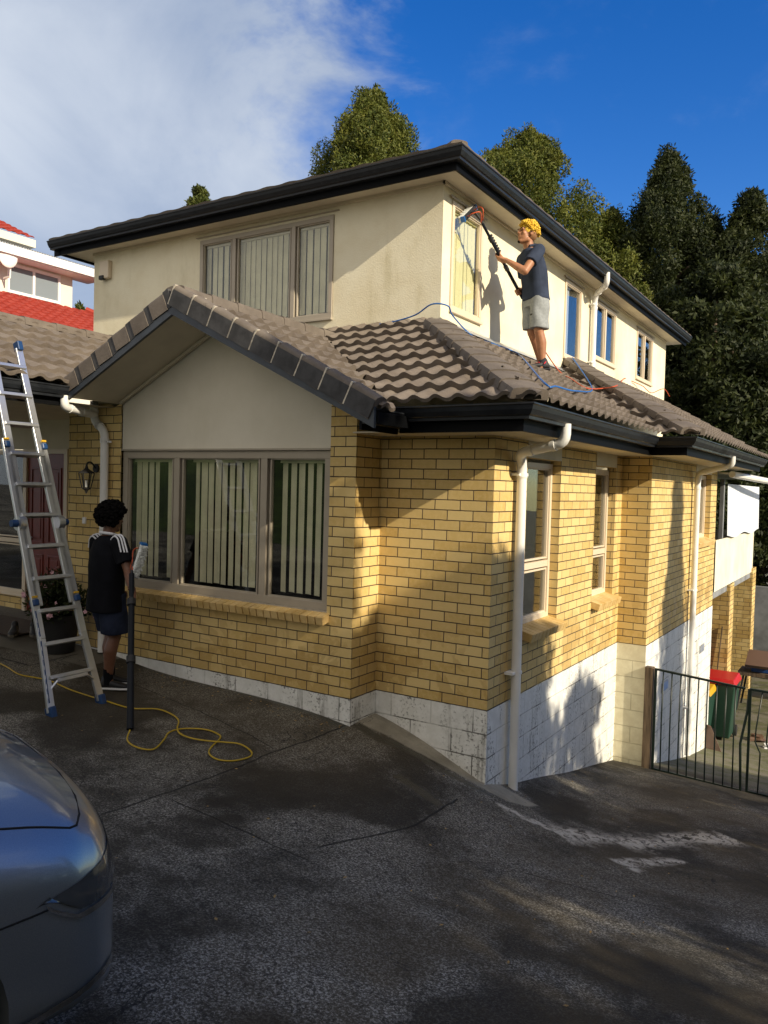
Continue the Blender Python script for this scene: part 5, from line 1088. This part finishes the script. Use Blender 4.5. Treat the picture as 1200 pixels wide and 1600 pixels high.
# ------------------------------------------------------------------ car (only its front corner is in the photograph)
def car():
    t = NT('car_paint'); n = t.noise(400, 2); t.set(Base_Color=t.mix(t.ramp(n, .3, .7), (.26, .29, .32), (.32, .35, .38)), Metallic=.7, Roughness=.34); t.b.inputs['Coat Weight'].default_value = 1.; t.b.inputs['Coat Roughness'].default_value = .02; M['car'] = t.m
    simple('headlamp', (.05, .055, .058), .16, coat=1.); simple('chrome', (.55, .57, .60), .12, metal=1.); simple('tyre', (.012, .012, .012), .85); simple('gap_black', (.002, .002, .002), .9)
    f, l, u = axes3((.22, .975)); r = -l; W = .91
    O = V(.835, -4.30, 0)-r*W; O = O-f*2.2                                     # centre of the car on the ground
    O[2] = 0.; root = empty('parked_car', O, 0, 'blue grey car parked on the drive, only its rounded front corner in view', 'car')
    P = lambda a, b, e: f*(2.2+a)+r*b+u*e                                       # a: from the nose (0) backwards (negative)
    zb = .20
    def top(a): return np.interp(a, [-4.4, -4.25, -3.6, -1.35, -.75, -.42, -.2, -.1, -.04, -.012, 0], [.80, .96, .98, .97, .94, .895, .84, .79, .71, .63, .56])
    def half(a): return np.interp(a, [-4.4, -4.2, -3.6, -1., -.50, -.3, -.2, -.12, -.06, -.02, 0], [.55, .80, .90, .91, .91, .90, .885, .85, .79, .70, .56])
    def hx(a, z): # half width at height z (tumblehome)
        tp = top(a); k = (z-zb)/(tp-zb); return half(a)*(1-.02*(1-k))
    st = sorted(set(list(np.linspace(-4.4, -.8, 25))+list(np.linspace(-.8, -.2, 18))+[-.17, -.14, -.115, -.09, -.07, -.05, -.035, -.022, -.012, -.004, 0]))
    NP = 64; vs = []; rows = len(st)
    for a in st:
        tp, h = top(a), half(a); pts = []
        zm = (tp+zb)/2; hz_ = (tp-zb)/2
        for k in range(NP):
            w = 2*math.pi*k/NP; c, s = math.cos(w), math.sin(w)
            ex = .42 if s > 0 else .30; x = math.copysign(abs(c)**ex, c)*h; z = math.copysign(abs(s)**(.55 if s > 0 else .35), s)*hz_
            crown = .06*(1-(x/h)**2) if s > 0 else 0
            bulge = .13*(1-(x/max(h, .01)*.8)**2)*max(0, 1+a/.5) if a > -.5 else 0
            pts.append(P(a+bulge, x, zm+z+crown*min(1, -a/.3+.1)))
        vs += pts
    fs = [(i*NP+k, i*NP+(k+1) % NP, (i+1)*NP+(k+1) % NP, (i+1)*NP+k) for i in range(rows-1) for k in range(NP)]+[tuple(range(NP)), tuple((rows-1)*NP+k for k in range(NP))]
    m = MB(); m.addmesh(vs, fs); body = m.build('body', M['car'], root, smooth='all')
    wr = .32
    cutm = MB()
    for a in (-.74, -3.5): cutm.tube([P(a, -1.2, wr+.02), P(a, 1.2, wr+.02)], wr+.055, 40)
    cut = cutm.build('cutter', M['gap_black'], root); bpy.context.view_layer.update()
    md = body.modifiers.new('b', 'BOOLEAN'); md.object = cut; md.operation = 'DIFFERENCE'; md.solver = 'EXACT'
    dg = bpy.context.evaluated_depsgraph_get(); me = bpy.data.meshes.new_from_object(body.evaluated_get(dg)); body.modifiers.clear(); body.data = me; bpy.data.objects.remove(cut)
    me.polygons.foreach_set('use_smooth', [True]*len(me.polygons)); me.set_sharp_from_angle(angle=math.radians(35))
    from mathutils.bvhtree import BVHTree
    bv = BVHTree.FromPolygons([v.co.copy() for v in me.vertices], [tuple(p.vertices) for p in me.polygons])
    def proj(a, b, e, d, lift=.002):
        h = bv.ray_cast(Vector(P(a, b, e)), Vector(f*d[0]+r*d[1]+u*d[2])); return None if h[0] is None else (np.array(h[0])+np.array(h[1])*lift, np.array(h[1]))
    def line(name, pts, rad, mat, d, lift=.0):
        q = [proj(*p, d(p) if callable(d) else d, lift) for p in pts]; q = [k[0] for k in q if k is not None]
        if len(q) > 1: m = MB(); m.tube(q, rad, 6); return m.build(name, M[mat], root, smooth='all')
    # shut line between bonnet and wing, curving round to the nose
    L1 = [(a, .79, 1.6) for a in np.linspace(-1.35, -.16, 30)]+[(-.13, .77, 1.6), (-.10, .72, 1.6), (-.07, .62, 1.6), (-.05, .45, 1.6), (-.04, .2, 1.6), (-.04, 0, 1.6)]
    line('bonnet_gap', L1, .0042, 'gap_black', (0, 0, -1), -.001)
    # bumper shut line from the lamp back to the wheel arch
    L2 = [(a, 1.4, .612+.02*(a+.3)) for a in np.linspace(-.52, -.26, 10)]; line('bumper_gap', L2, .0035, 'gap_black', (0, -1, 0), -.001)
    # head lamp wrapped round the corner with a bright strip beneath
    def patch(name, top_, bot, mat, n=14, k=8, lift=.004):
        vs = []; 
        for i in range(n+1):
            t_ = i/n
            for j in range(k+1):
                s_ = j/k; A = np.array(top_(t_))*(1-s_)+np.array(bot(t_))*s_
                c = np.array((-.95, 0., A[2])); d = np.array((A[0], A[1], A[2]))-c; d /= np.linalg.norm(d); p0 = np.array((A[0], A[1], A[2]))+d*1.2
                h = proj(p0[0], p0[1], p0[2], -d, lift); vs.append(h[0] if h else P(*A))
        m = MB(); m.addmesh(vs, [(i*(k+1)+j, i*(k+1)+j+1, (i+1)*(k+1)+j+1, (i+1)*(k+1)+j) for i in range(n) for j in range(k)]); return m.build(name, M[mat], root, smooth='all')
    for sg in (1, -1):
        B_ = lambda t_: sg*(.93-.60*t_**1.5)
        patch('headlight', lambda t_: (-.28+.30*t_, B_(t_), .630+.085*t_), lambda t_: (-.23+.26*t_, B_(t_), .655-.085*min(1, t_*4+.1)), 'headlamp')
        patch('chrome_strip', lambda t_: (-.25+.28*t_, B_(t_), .640-.075*min(1, t_*4+.1)), lambda t_: (-.24+.27*t_, B_(t_), .622-.075*min(1, t_*4+.1)), 'chrome', lift=.009)
        patch('bumper_lip', lambda t_: (-.40+.42*t_, B_(t_), .30+.09*t_), lambda t_: (-.40+.42*t_, B_(t_), .275+.09*t_), 'chrome', lift=.006)
    for a in (-.74, -3.5):
        for sg in (1, -1):
            m = MB(); m.tube([P(a, sg*.68, wr), P(a, sg*.70, wr), P(a, sg*.86, wr), P(a, sg*.88, wr)], [wr-.02, wr, wr, wr-.02], 36); wl = m.build('wheel', M['tyre'], root, smooth=True)
            m = MB(); m.tube([P(a, sg*.875, wr), P(a, sg*.885, wr)], wr*.66, 30); m.build('rim', M['chrome'], wl, smooth=True)
    m = MB(); gl = simple('car_glass', (.01, .012, .014), .05, coat=1.)
    pr = [(-1.30, .99), (-2.05, 1.42), (-3.4, 1.42), (-4.15, 1.0)]
    vs = [P(a, s_*(.78 if z < 1.1 else .60), z) for s_ in (-1, 1) for a, z in pr]; m.addmesh(vs, [(0, 1, 2, 3), (7, 6, 5, 4), (0, 4, 5, 1), (1, 5, 6, 2), (2, 6, 7, 3)]); m.build('windows', M['car_glass'], root, bevel=.03)
    m = MB(); m.obox(P(-2.7, 0, 1.435), (f, r, u), (.62, .58, .02)); m.build('roof', M['car'], root, bevel=.02)
car()

# ------------------------------------------------------------------ things by the front door
def lantern():
    root = empty('wall_lantern', (-4.46, FY, 1.83), 0, 'black carriage lantern fixed to the brick beside the downpipe', 'wall lamp')
    m = MB(); m.tube([(0, 0, .10), (0, -.02, .10)], .045, 14); m.tube(smooth_path([(0, -.02, .10), (0, -.07, .16), (0, -.12, .155), (0, -.13, .11)], 5), .009, 8); m.build('bracket', M['black_rubber'], root, smooth=True)
    m = MB(); cy = -.13
    m.tube([(0, cy, .105), (0, cy, .085), (0, cy, .055), (0, cy, .045)], [.012, .035, .085, .088], 6); m.tube([(0, cy, .10), (0, cy, .15)], [.02, .006], 6)
    for k in range(6):
        a = math.pi/3*k; m.tube([(.078*math.cos(a), cy+.078*math.sin(a), .045), (.045*math.cos(a), cy+.045*math.sin(a), -.11)], .006, 5)
    m.tube([(0, cy, -.105), (0, cy, -.12), (0, cy, -.135), (0, cy, -.17)], [.05, .048, .02, .006], 6); m.build('cage', M['black_rubber'], root)
    m = MB(); m.tube([(0, cy, .044), (0, cy, -.108)], [.074, .042], 6, cap=False); m.build('lamp_glass', M['glass'], root)
    m = MB(); m.tube([(0, cy, -.10), (0, cy, -.03)], .013, 8); m.build('candle_bulb', M['white_paint'], root)
lantern()
m = MB(); m.box((-4.67, FY-.022, 1.33), (-4.62, FY, 1.40)); o = m.build('doorbell', M['white_paint'], None, bevel=.004); tag(o, 'small pale doorbell box on the brick beside the red door', 'doorbell')
def siren():
    root = empty('alarm_box', (-6.71, UY, 4.76), 0, 'cream alarm box with a dark lamp on the upstairs wall by the left corner', 'alarm box')
    m = MB(); m.prism([(-.09, 0, -.12), (.10, 0, -.12), (.10, 0, .13), (-.09, 0, .13)], (0, -.07, 0)); m.build('case', M['frame_light'], root, bevel=.012)
    m = MB(); m.box((-.085, -.09, -.135), (.01, -.03, -.075)); m.build('lamp', M['black_rubber'], root, bevel=.012)
siren()
def pot_plant():
    x, y = -4.62, -.72; root = empty('potted_plant', (x, y, g(x, y)), 0, 'dark pot of pink and white flowers by the front door', 'potted plant')
    m = MB(); m.tube([(0, 0, 0), (0, 0, .02), (0, 0, .36), (0, 0, .40), (0, 0, .40), (0, 0, .34)], [.15, .155, .205, .215, .19, .18], 24); m.build('pot', M['black_rubber'], root, smooth=True)
    m = MB(); m.tube([(0, 0, .33), (0, 0, .345)], .18, 20); m.build('soil', M['bark'], root)
    rs = np.random.RandomState(7); C = []; R_ = []
    for k in range(60): th = rs.uniform(0, 6.28); q = rs.uniform(0, .30); z = .42+rs.uniform(0, .42)*(1-(q/.42)**2); C.append((q*math.cos(th), q*math.sin(th), z)); R_.append((.09,)*3)
    raw_mesh('foliage', leaves(rs, np.array(C), np.array(R_), 2600, .028), 4, M['leaf_dark'], root)
    m = MB()
    for k in range(16): c = C[k*3]; m.tube([(0, 0, .34), (c[0]*.4, c[1]*.4, .45), c], .004, 5)
    m.build('stem', M['bark'], root)
    simple('petal', (.72, .42, .48), .7, nscale=30, namt=.3)
    for k in range(46):
        th = rs.uniform(0, 6.28); q = rs.uniform(.05, .40); z = .36+rs.uniform(.0, .55)*(1-(q/.55)**2); c = V(q*math.cos(th), q*math.sin(th), z); m = MB(); ax = rs.normal(size=3); ax[2] = abs(ax[2]); ax /= np.linalg.norm(ax); a1 = np.cross(ax, (0, 0, 1.)); a1 /= np.linalg.norm(a1); a2 = np.cross(ax, a1)
        for j in range(5):
            w = 2*math.pi*j/5; d = a1*math.cos(w)+a2*math.sin(w); e = np.cross(ax, d); m.face([c, c+d*.014+e*.010+ax*.004, c+d*.026+ax*.007, c+d*.014-e*.010+ax*.004])
        m.build('flower', M['petal'], root, fix=False)
pot_plant()
m = MB(); zt = g(-6.2, -.25)+.016
m.box((-6.75, -.75, zt-.012), (-5.45, -.05, zt)); simple('mat_brown', (.045, .028, .018), .95, nscale=60, namt=.4, bump=.004); o = m.build('doormat', M['mat_brown'], None); tag(o, 'dark brown doormat lying in front of the porch', 'doormat')
mr = empty('pair_of_shoes', (-5.55, -.62, zt), 0, 'pair of old dark shoes left on the edge of the doormat', 'shoes')
simple('shoe_tan', (.10, .085, .06), .8)
for dx, dy, aa in ((0, 0, -.7), (.17, .1, -.5)): ff, ll, uu = axes3((math.cos(aa), math.sin(aa))); shoe(mr, V(dx, dy, .0), ff, ll, uu, 1.05, 'shoe_black', 'shoe_tan')

def litter():
    rs = np.random.RandomState(21); v = []
    for k in range(420):
        if rs.rand() < .6: x, y = rs.uniform(-6, 2.5), rs.uniform(-5, 3.2)
        else: t_ = rs.rand(); x, y = -4+3*t_+rs.normal()*.05, -.46-abs(rs.normal())*.10
        if (x > -1.2 and x < .03 and y > -.03) or (x < -1.05 and y > -.43): continue
        z = g(x, y)+.008; a = rs.uniform(0, 6.28); s_ = rs.uniform(.006, .016); c, d = math.cos(a)*s_, math.sin(a)*s_; h = rs.uniform(0, .006)
        v += [(x-c, y-d, z), (x+d*.5, y-c*.5, z+h), (x+c, y+d, z+h*.5), (x-d*.5, y+c*.5, z)]
    simple('dry_leaf', (.26, .17, .06), .8, nscale=9, namt=.6)
    o = raw_mesh('fallen_leaves', np.array(v), 4, M['dry_leaf'], None); tag(o, 'tiny dry leaves scattered over the driveway', 'leaves', kind='stuff')
litter()
# ------------------------------------------------------------------ gate, bins, yard clutter
GY = 3.66
m = MB(); m.box((.36, GY-.01, -1.62), (.455, GY+.085, -.24)); o = m.build('gate_post', M['timber'], None, bevel=.006); tag(o, 'weathered square timber post holding the gate against the wall', 'gate post')
def leaf_gate(x0, x1, zb0, zb1, zt0, zt1, n, label, bent=(), frame_r=True):
    root = empty('metal_gate', (x0, GY, zb0), 0, label, 'gate', 'leaves of the dark green gate'); m = MB(); Q = lambda x, z: V(x-x0, 0, z-zb0)
    zt = lambda x: zt0+(zt1-zt0)*(x-x0)/(x1-x0); zb = lambda x: zb0+(zb1-zb0)*(x-x0)/(x1-x0)
    m.beam(Q(x0, zt(x0)), Q(x1, zt(x1)), .03, .022); m.build('rail', M['gate_green'], root); m = MB(); m.beam(Q(x0, zb(x0)), Q(x1, zb(x1)), .028, .02)
    m.build('rail', M['gate_green'], root)
    if True: m = MB(); m.beam(Q(x0+.012, zb(x0)), Q(x0+.012, zt(x0)), .026, .026, up=(0, 1, 0)); m.build('stile', M['gate_green'], root)
    m = MB(); xe = x1-.012; m.tube([Q(xe+.05, zt(x1)), Q(xe+.04, zt(x1)-.25), Q(xe-.02, (zt(x1)+zb(x1))/2-.05), Q(xe, zb(x1))], .014, 8); m.build('stile', M['gate_green'], root)
    for k in range(n):
        x = x0+(x1-x0)*(k+1)/(n+1); m = MB(); mid = (zt(x)+zb(x))/2
        pts = [Q(x, zt(x)), Q(x-.005, mid), Q(x, zb(x))] if k not in bent else [Q(x+.02, zt(x)), Q(x-.03, mid+.15), Q(x-.035, mid), Q(x+.02, mid-.12), Q(x+.01, zb(x))]
        m.tube(pts, .0085, 6); m.build('bar', M['gate_green'], root, smooth='all')
    return root
leaf_gate(.475, 1.46, -1.435, -1.475, -.25, -.325, 9, 'left leaf of the dark green bar gate, hung on the timber post')
leaf_gate(1.50, 2.75, -1.47, -1.50, -.325, -.36, 10, 'right leaf of the dark green bar gate, its bars bent', bent=(0, 1))
def bin_(x, y, lid, label, rz=0., s=1., red=False):
    b = g(x, y); root = empty('wheelie_bin', (x, y, b), rz, label, 'wheelie bin', 'bins behind the gate'); m = MB()
    for (z0_, z1_, a0, a1) in ((.06*s, .95*s, .20*s, .27*s),): m.addmesh([(i*a0, j*a0*1.1, z0_) for i, j in ((-1, -1), (1, -1), (1, 1), (-1, 1))]+[(i*a1, j*a1*1.15, z1_) for i, j in ((-1, -1), (1, -1), (1, 1), (-1, 1))], [(0, 3, 2, 1), (4, 5, 6, 7), (0, 1, 5, 4), (1, 2, 6, 5), (2, 3, 7, 6), (3, 0, 4, 7)])
    m.build('bin_body', M['bin_green'], root, bevel=.02)
    m = MB(); m.addmesh([(-.29*s, -.33*s, .955*s), (.29*s, -.33*s, .955*s), (.29*s, .33*s, .955*s), (-.29*s, .33*s, .955*s), (-.25*s, -.28*s, 1.04*s), (.25*s, -.28*s, 1.04*s), (.25*s, .28*s, 1.07*s), (-.25*s, .28*s, 1.07*s)], [(0, 3, 2, 1), (4, 5, 6, 7), (0, 1, 5, 4), (1, 2, 6, 5), (2, 3, 7, 6), (3, 0, 4, 7)]); m.build('lid', M[lid], root, bevel=.015)
    for sg in (1, -1): m = MB(); m.tube([(sg*.20, .26*s, .1), (sg*.26, .26*s, .1)], .1, 16); m.build('wheel', M['black_rubber'], root, smooth=True)
bin_(.12, 8.32, 'yellow_plastic', 'green wheelie bin with yellow lid just past the white wall', s=.90); bin_(.36, 9.0, 'red_plastic', 'green wheelie bin with red lid behind the yellow-lidded one', s=1.06)
m = MB(); b = g(.5, 7.75); m.prism([(.30, 7.8, b), (.62, 7.72, b), (.42, 7.85, b+.36), (.34, 7.9, b+.36)], (.0, .02, 0)); o = m.build('board', M['card'], None); tag(o, 'pinkish board leaning on the end of the white wall by the bins', 'board')
m = MB(); m.tube([(.18, 9.36, -2.3), (.30, 9.375, -.55)], .012, 6); o = m.build('broom_handle', M['timber'], None); tag(o, 'brown broom handle leaning on the nearer brick pillar', 'broom handle')
def bench():
    x, y = 1.0, 11.4; b = -2.44; root = empty('workbench', (x, y, b), 0, 'low wooden workbench cluttered with tools under the deck edge', 'workbench')
    m = MB(); m.box((-.65, -.3, .70), (.5, .3, .78)); m.build('bench_top', M['old_wood'] if 'old_wood' in M else M['timber'], root)
    for sx in (-1, 1):
        for sy in (-1, 1): m = MB(); m.tube([(sx*.5-.05, sy*.25, .7), (sx*.6-.05, sy*.32, 0)], .02, 6); m.build('leg', M['black_rubber'], root)
bench()
m = MB(); m.obox((.72, 11.3, -1.42), (V(1, 0, 0), V(0, .9, .4), V(0, -.4, .9)), (.24, .28, .03)); o = m.build('plywood_offcut', M['card'], None); tag(o, 'tilted plywood offcut on the workbench', 'plywood')
m = MB(); m.box((.58, 11.15, -1.66), (.95, 11.5, -1.45)); o = m.build('toolbox', M['blue_drum'], None, bevel=.02); tag(o, 'blue box sitting on the workbench', 'box')
dm = empty('blue_drum', (1.62, 12.6, -2.44), 0, 'upright blue plastic drum beyond the far brick pillar', 'drum'); m = MB(); m.tube([(0, 0, 0), (0, 0, .03), (0, 0, .3), (0, 0, .32), (0, 0, .6), (0, 0, .62), (0, 0, .95), (0, 0, 1.0)], [.26, .28, .28, .295, .295, .28, .28, .25], 24); m.build('barrel', M['blue_drum'], dm, smooth=True); m = MB(); m.tube([(0, 0, 1.0), (0, 0, 1.03)], .255, 24); m.build('lid', M['blue_drum'], dm)
m = MB(); m.box((.02, 10.6, -2.44), (.34, 11.1, -1.75)); o = m.build('blue_crate', M['blue_drum'], None, bevel=.02); tag(o, 'dark blue crate in the shade between the two brick pillars', 'crate')
for (x, y, s_, mt, lb) in ((1.2, 8.9, .10, 'white_paint', 'small white rag on the ground behind the gate'), (.95, 9.3, .14, 'card', 'crumpled brown bag on the ground behind the gate'), (1.3, 9.8, .09, 'red_plastic', 'small red scrap on the ground behind the gate')):
    rs = np.random.RandomState(int(s_*100)); m = MB(); m.ell((0, 0, 0), (s_, s_*.8, s_*.45), None, 12, 8); m.v = [tuple(np.array(v)*(1+.25*rs.normal())) for v in m.v]; o = m.build('scrap', M[mt], None); o.location = (x, y, g(x, y)+s_*.3); tag(o, lb, 'litter')
m = MB(); m.tube([(2.0, 13.6, -2.4), (1.85, 13.2, -.3)], .02, 8); m.tube([(1.85, 13.2, -.8), (2.05, 13.9, -2.4)], .015, 8); o = m.build('prop_pole', M['white_pvc'], None); tag(o, 'thin pale pole standing beside the blue drum', 'pole')
wt = empty('water_tank', (2.0, 14.6, -2.44), 0, 'pale grey steel tank in the shade at the right edge behind the drum', 'tank'); m = MB(); m.tube([(-.9, 0, 1.35), (.9, 0, 1.35)], .33, 20); m.build('barrel', M['lead'], wt, smooth=True)
for sx in (-.6, .6): m = MB(); m.box((sx-.05, -.3, 0), (sx+.05, .3, 1.05)); m.build('leg', M['timber'], wt)

# ------------------------------------------------------------------ the neighbours' house beyond the porch roof
NX = -22.
NH = empty('neighbour_house', (NX, 10, -1), 0, 'white neighbouring house with red tiled lower roof, beyond the porch roof', 'house')
def nb(m, name, mat, **k): o = m.build(name, mat, None, **k); return world_child(o, NH)
m = MB(); m.box((NX-6, 2, -1), (NX, 11.93, 8.95)); nb(m, 'wall', M['neighbour_wall'])
m = MB(); m.box((NX-.3, 2, 8.95), (NX+.62, 12.78, 9.0)); nb(m, 'eave', M['white_paint'])
m = MB(); m.box((NX+.56, 2, 8.98), (NX+.68, 12.84, 9.26)); nb(m, 'gutter', M['white_paint'])
m = MB(); n = 120
for i in range(n):
    y0 = 2+(12.84-2)*i/n; m.box((NX-6, y0, 9.262+.0), (NX+.66, y0+.05, 9.31))
m.box((NX-6, 2, 9.25), (NX+.64, 12.8, 9.275)); nb(m, 'corrugated_roof', M['lead'])
m = MB(); fw = .07
for (a, b, c, d) in ((9.45, 11.42, 8.78, 8.88), (9.45, 11.42, 7.90, 7.99), (9.45, 9.53, 7.99, 8.78), (10.37, 10.45, 7.99, 8.78), (11.34, 11.42, 7.99, 8.78)): m.box((NX, a, c), (NX+.05, b, d))
fr = nb(m, 'window', M['white_paint'])
m = MB(); m.box((NX+.003, 9.5, 7.99), (NX+.006, 11.36, 8.78)); simple('far_pane', (.20, .24, .27), .3); o = m.build('pane', M['far_pane'], None); world_child(o, fr)
rt = tiles('lower_roof', (NX+3.1, 2, 6.30), (0, 1), (-1, 0), .5, 13.6, 3.1, [((NX+3.1, 15.6), (-1, -1)), ((NX+.0, 0), (1, 0))], mat='red_tile', pitch=.33, course=.36, amp=.04, thick=.05, parent=None, res=8); world_child(rt, NH)
m = MB(); m.tube([(NX+3.1, 15.6, 6.37), (NX+.0, 12.5, 7.93)], .11, 8); nb(m, 'hip_cap', M['red_tile'], smooth=True)
m = MB(); m.box((NX-6, 12, -1), (NX+2.4, 14.8, 6.0)); m.box((NX, 2, -1), (NX+2.4, 12, 6.0)); nb(m, 'lower_wall', M['neighbour_wall'])
m = MB(); m.tube([(NX+.45, 9.28, 8.3), (NX+.1, 9.28, 8.3)], .03, 6); m.tube([(NX+.45, 9.28, 8.25), (NX+.5, 9.28, 8.85)], .025, 6); dsh = m.build('satellite_dish', M['white_pvc'], None); tag(dsh, 'white satellite dish on the neighbouring house at the left edge', 'satellite dish')
m2 = MB(); m2.ell((NX+.55, 9.15, 8.9), (.06, .33, .36), None, 20, 10); dd = m2.build('dish', M['white_pvc'], None, smooth='all'); world_child(dd, dsh)
N2 = empty('neighbour_house', (NX-1, 6, 0), 0, 'second neighbouring house, cream eave and red roof corner at the left edge', 'house')
m = MB(); m.box((NX-1.2, 0, 9.45), (NX+.5, 10.15, 9.70)); o = m.build('eave', M['neighbour_wall'], None); world_child(o, N2)
m = MB(); m.box((NX-5, 0, 0), (NX-.6, 9.2, 9.46)); o = m.build('wall', M['neighbour_wall'], None); world_child(o, N2)
rt = tiles('roof', (NX+.5, 0, 9.72), (0, 1), (-1, 0), .45, 10.1, 3, [((NX+.5, 10.1), (-1, -1))], mat='red_tile', pitch=.33, course=.36, amp=.04, thick=.05, parent=None, res=8); world_child(rt, N2)
# a grassy bank across the drive, behind the photographer
simple('grass', (.05, .085, .015), .9, nscale=3, namt=.4, bump=.02)
m = MB(); nx_ = 40
for i in range(nx_):
    x0, x1 = -24+i*1.1, -24+(i+1)*1.1; h0 = 1.8+.4*math.sin(x0*.7); h1 = 1.8+.4*math.sin(x1*.7)
    m.face([(x0, -11, g(x0, -10)), (x1, -11, g(x1, -10)), (x1, -16, h1+.6), (x0, -16, h0+.6)]); m.face([(x0, -16, h0+.6), (x1, -16, h1+.6), (x1, -26, h1+1.2), (x0, -26, h0+1.2)])
o = m.build('grass_bank', M['grass'], None, smooth='all'); tag(o, 'grassy bank across the drive', 'bank', kind='structure')
bpy.context.view_layer.update()
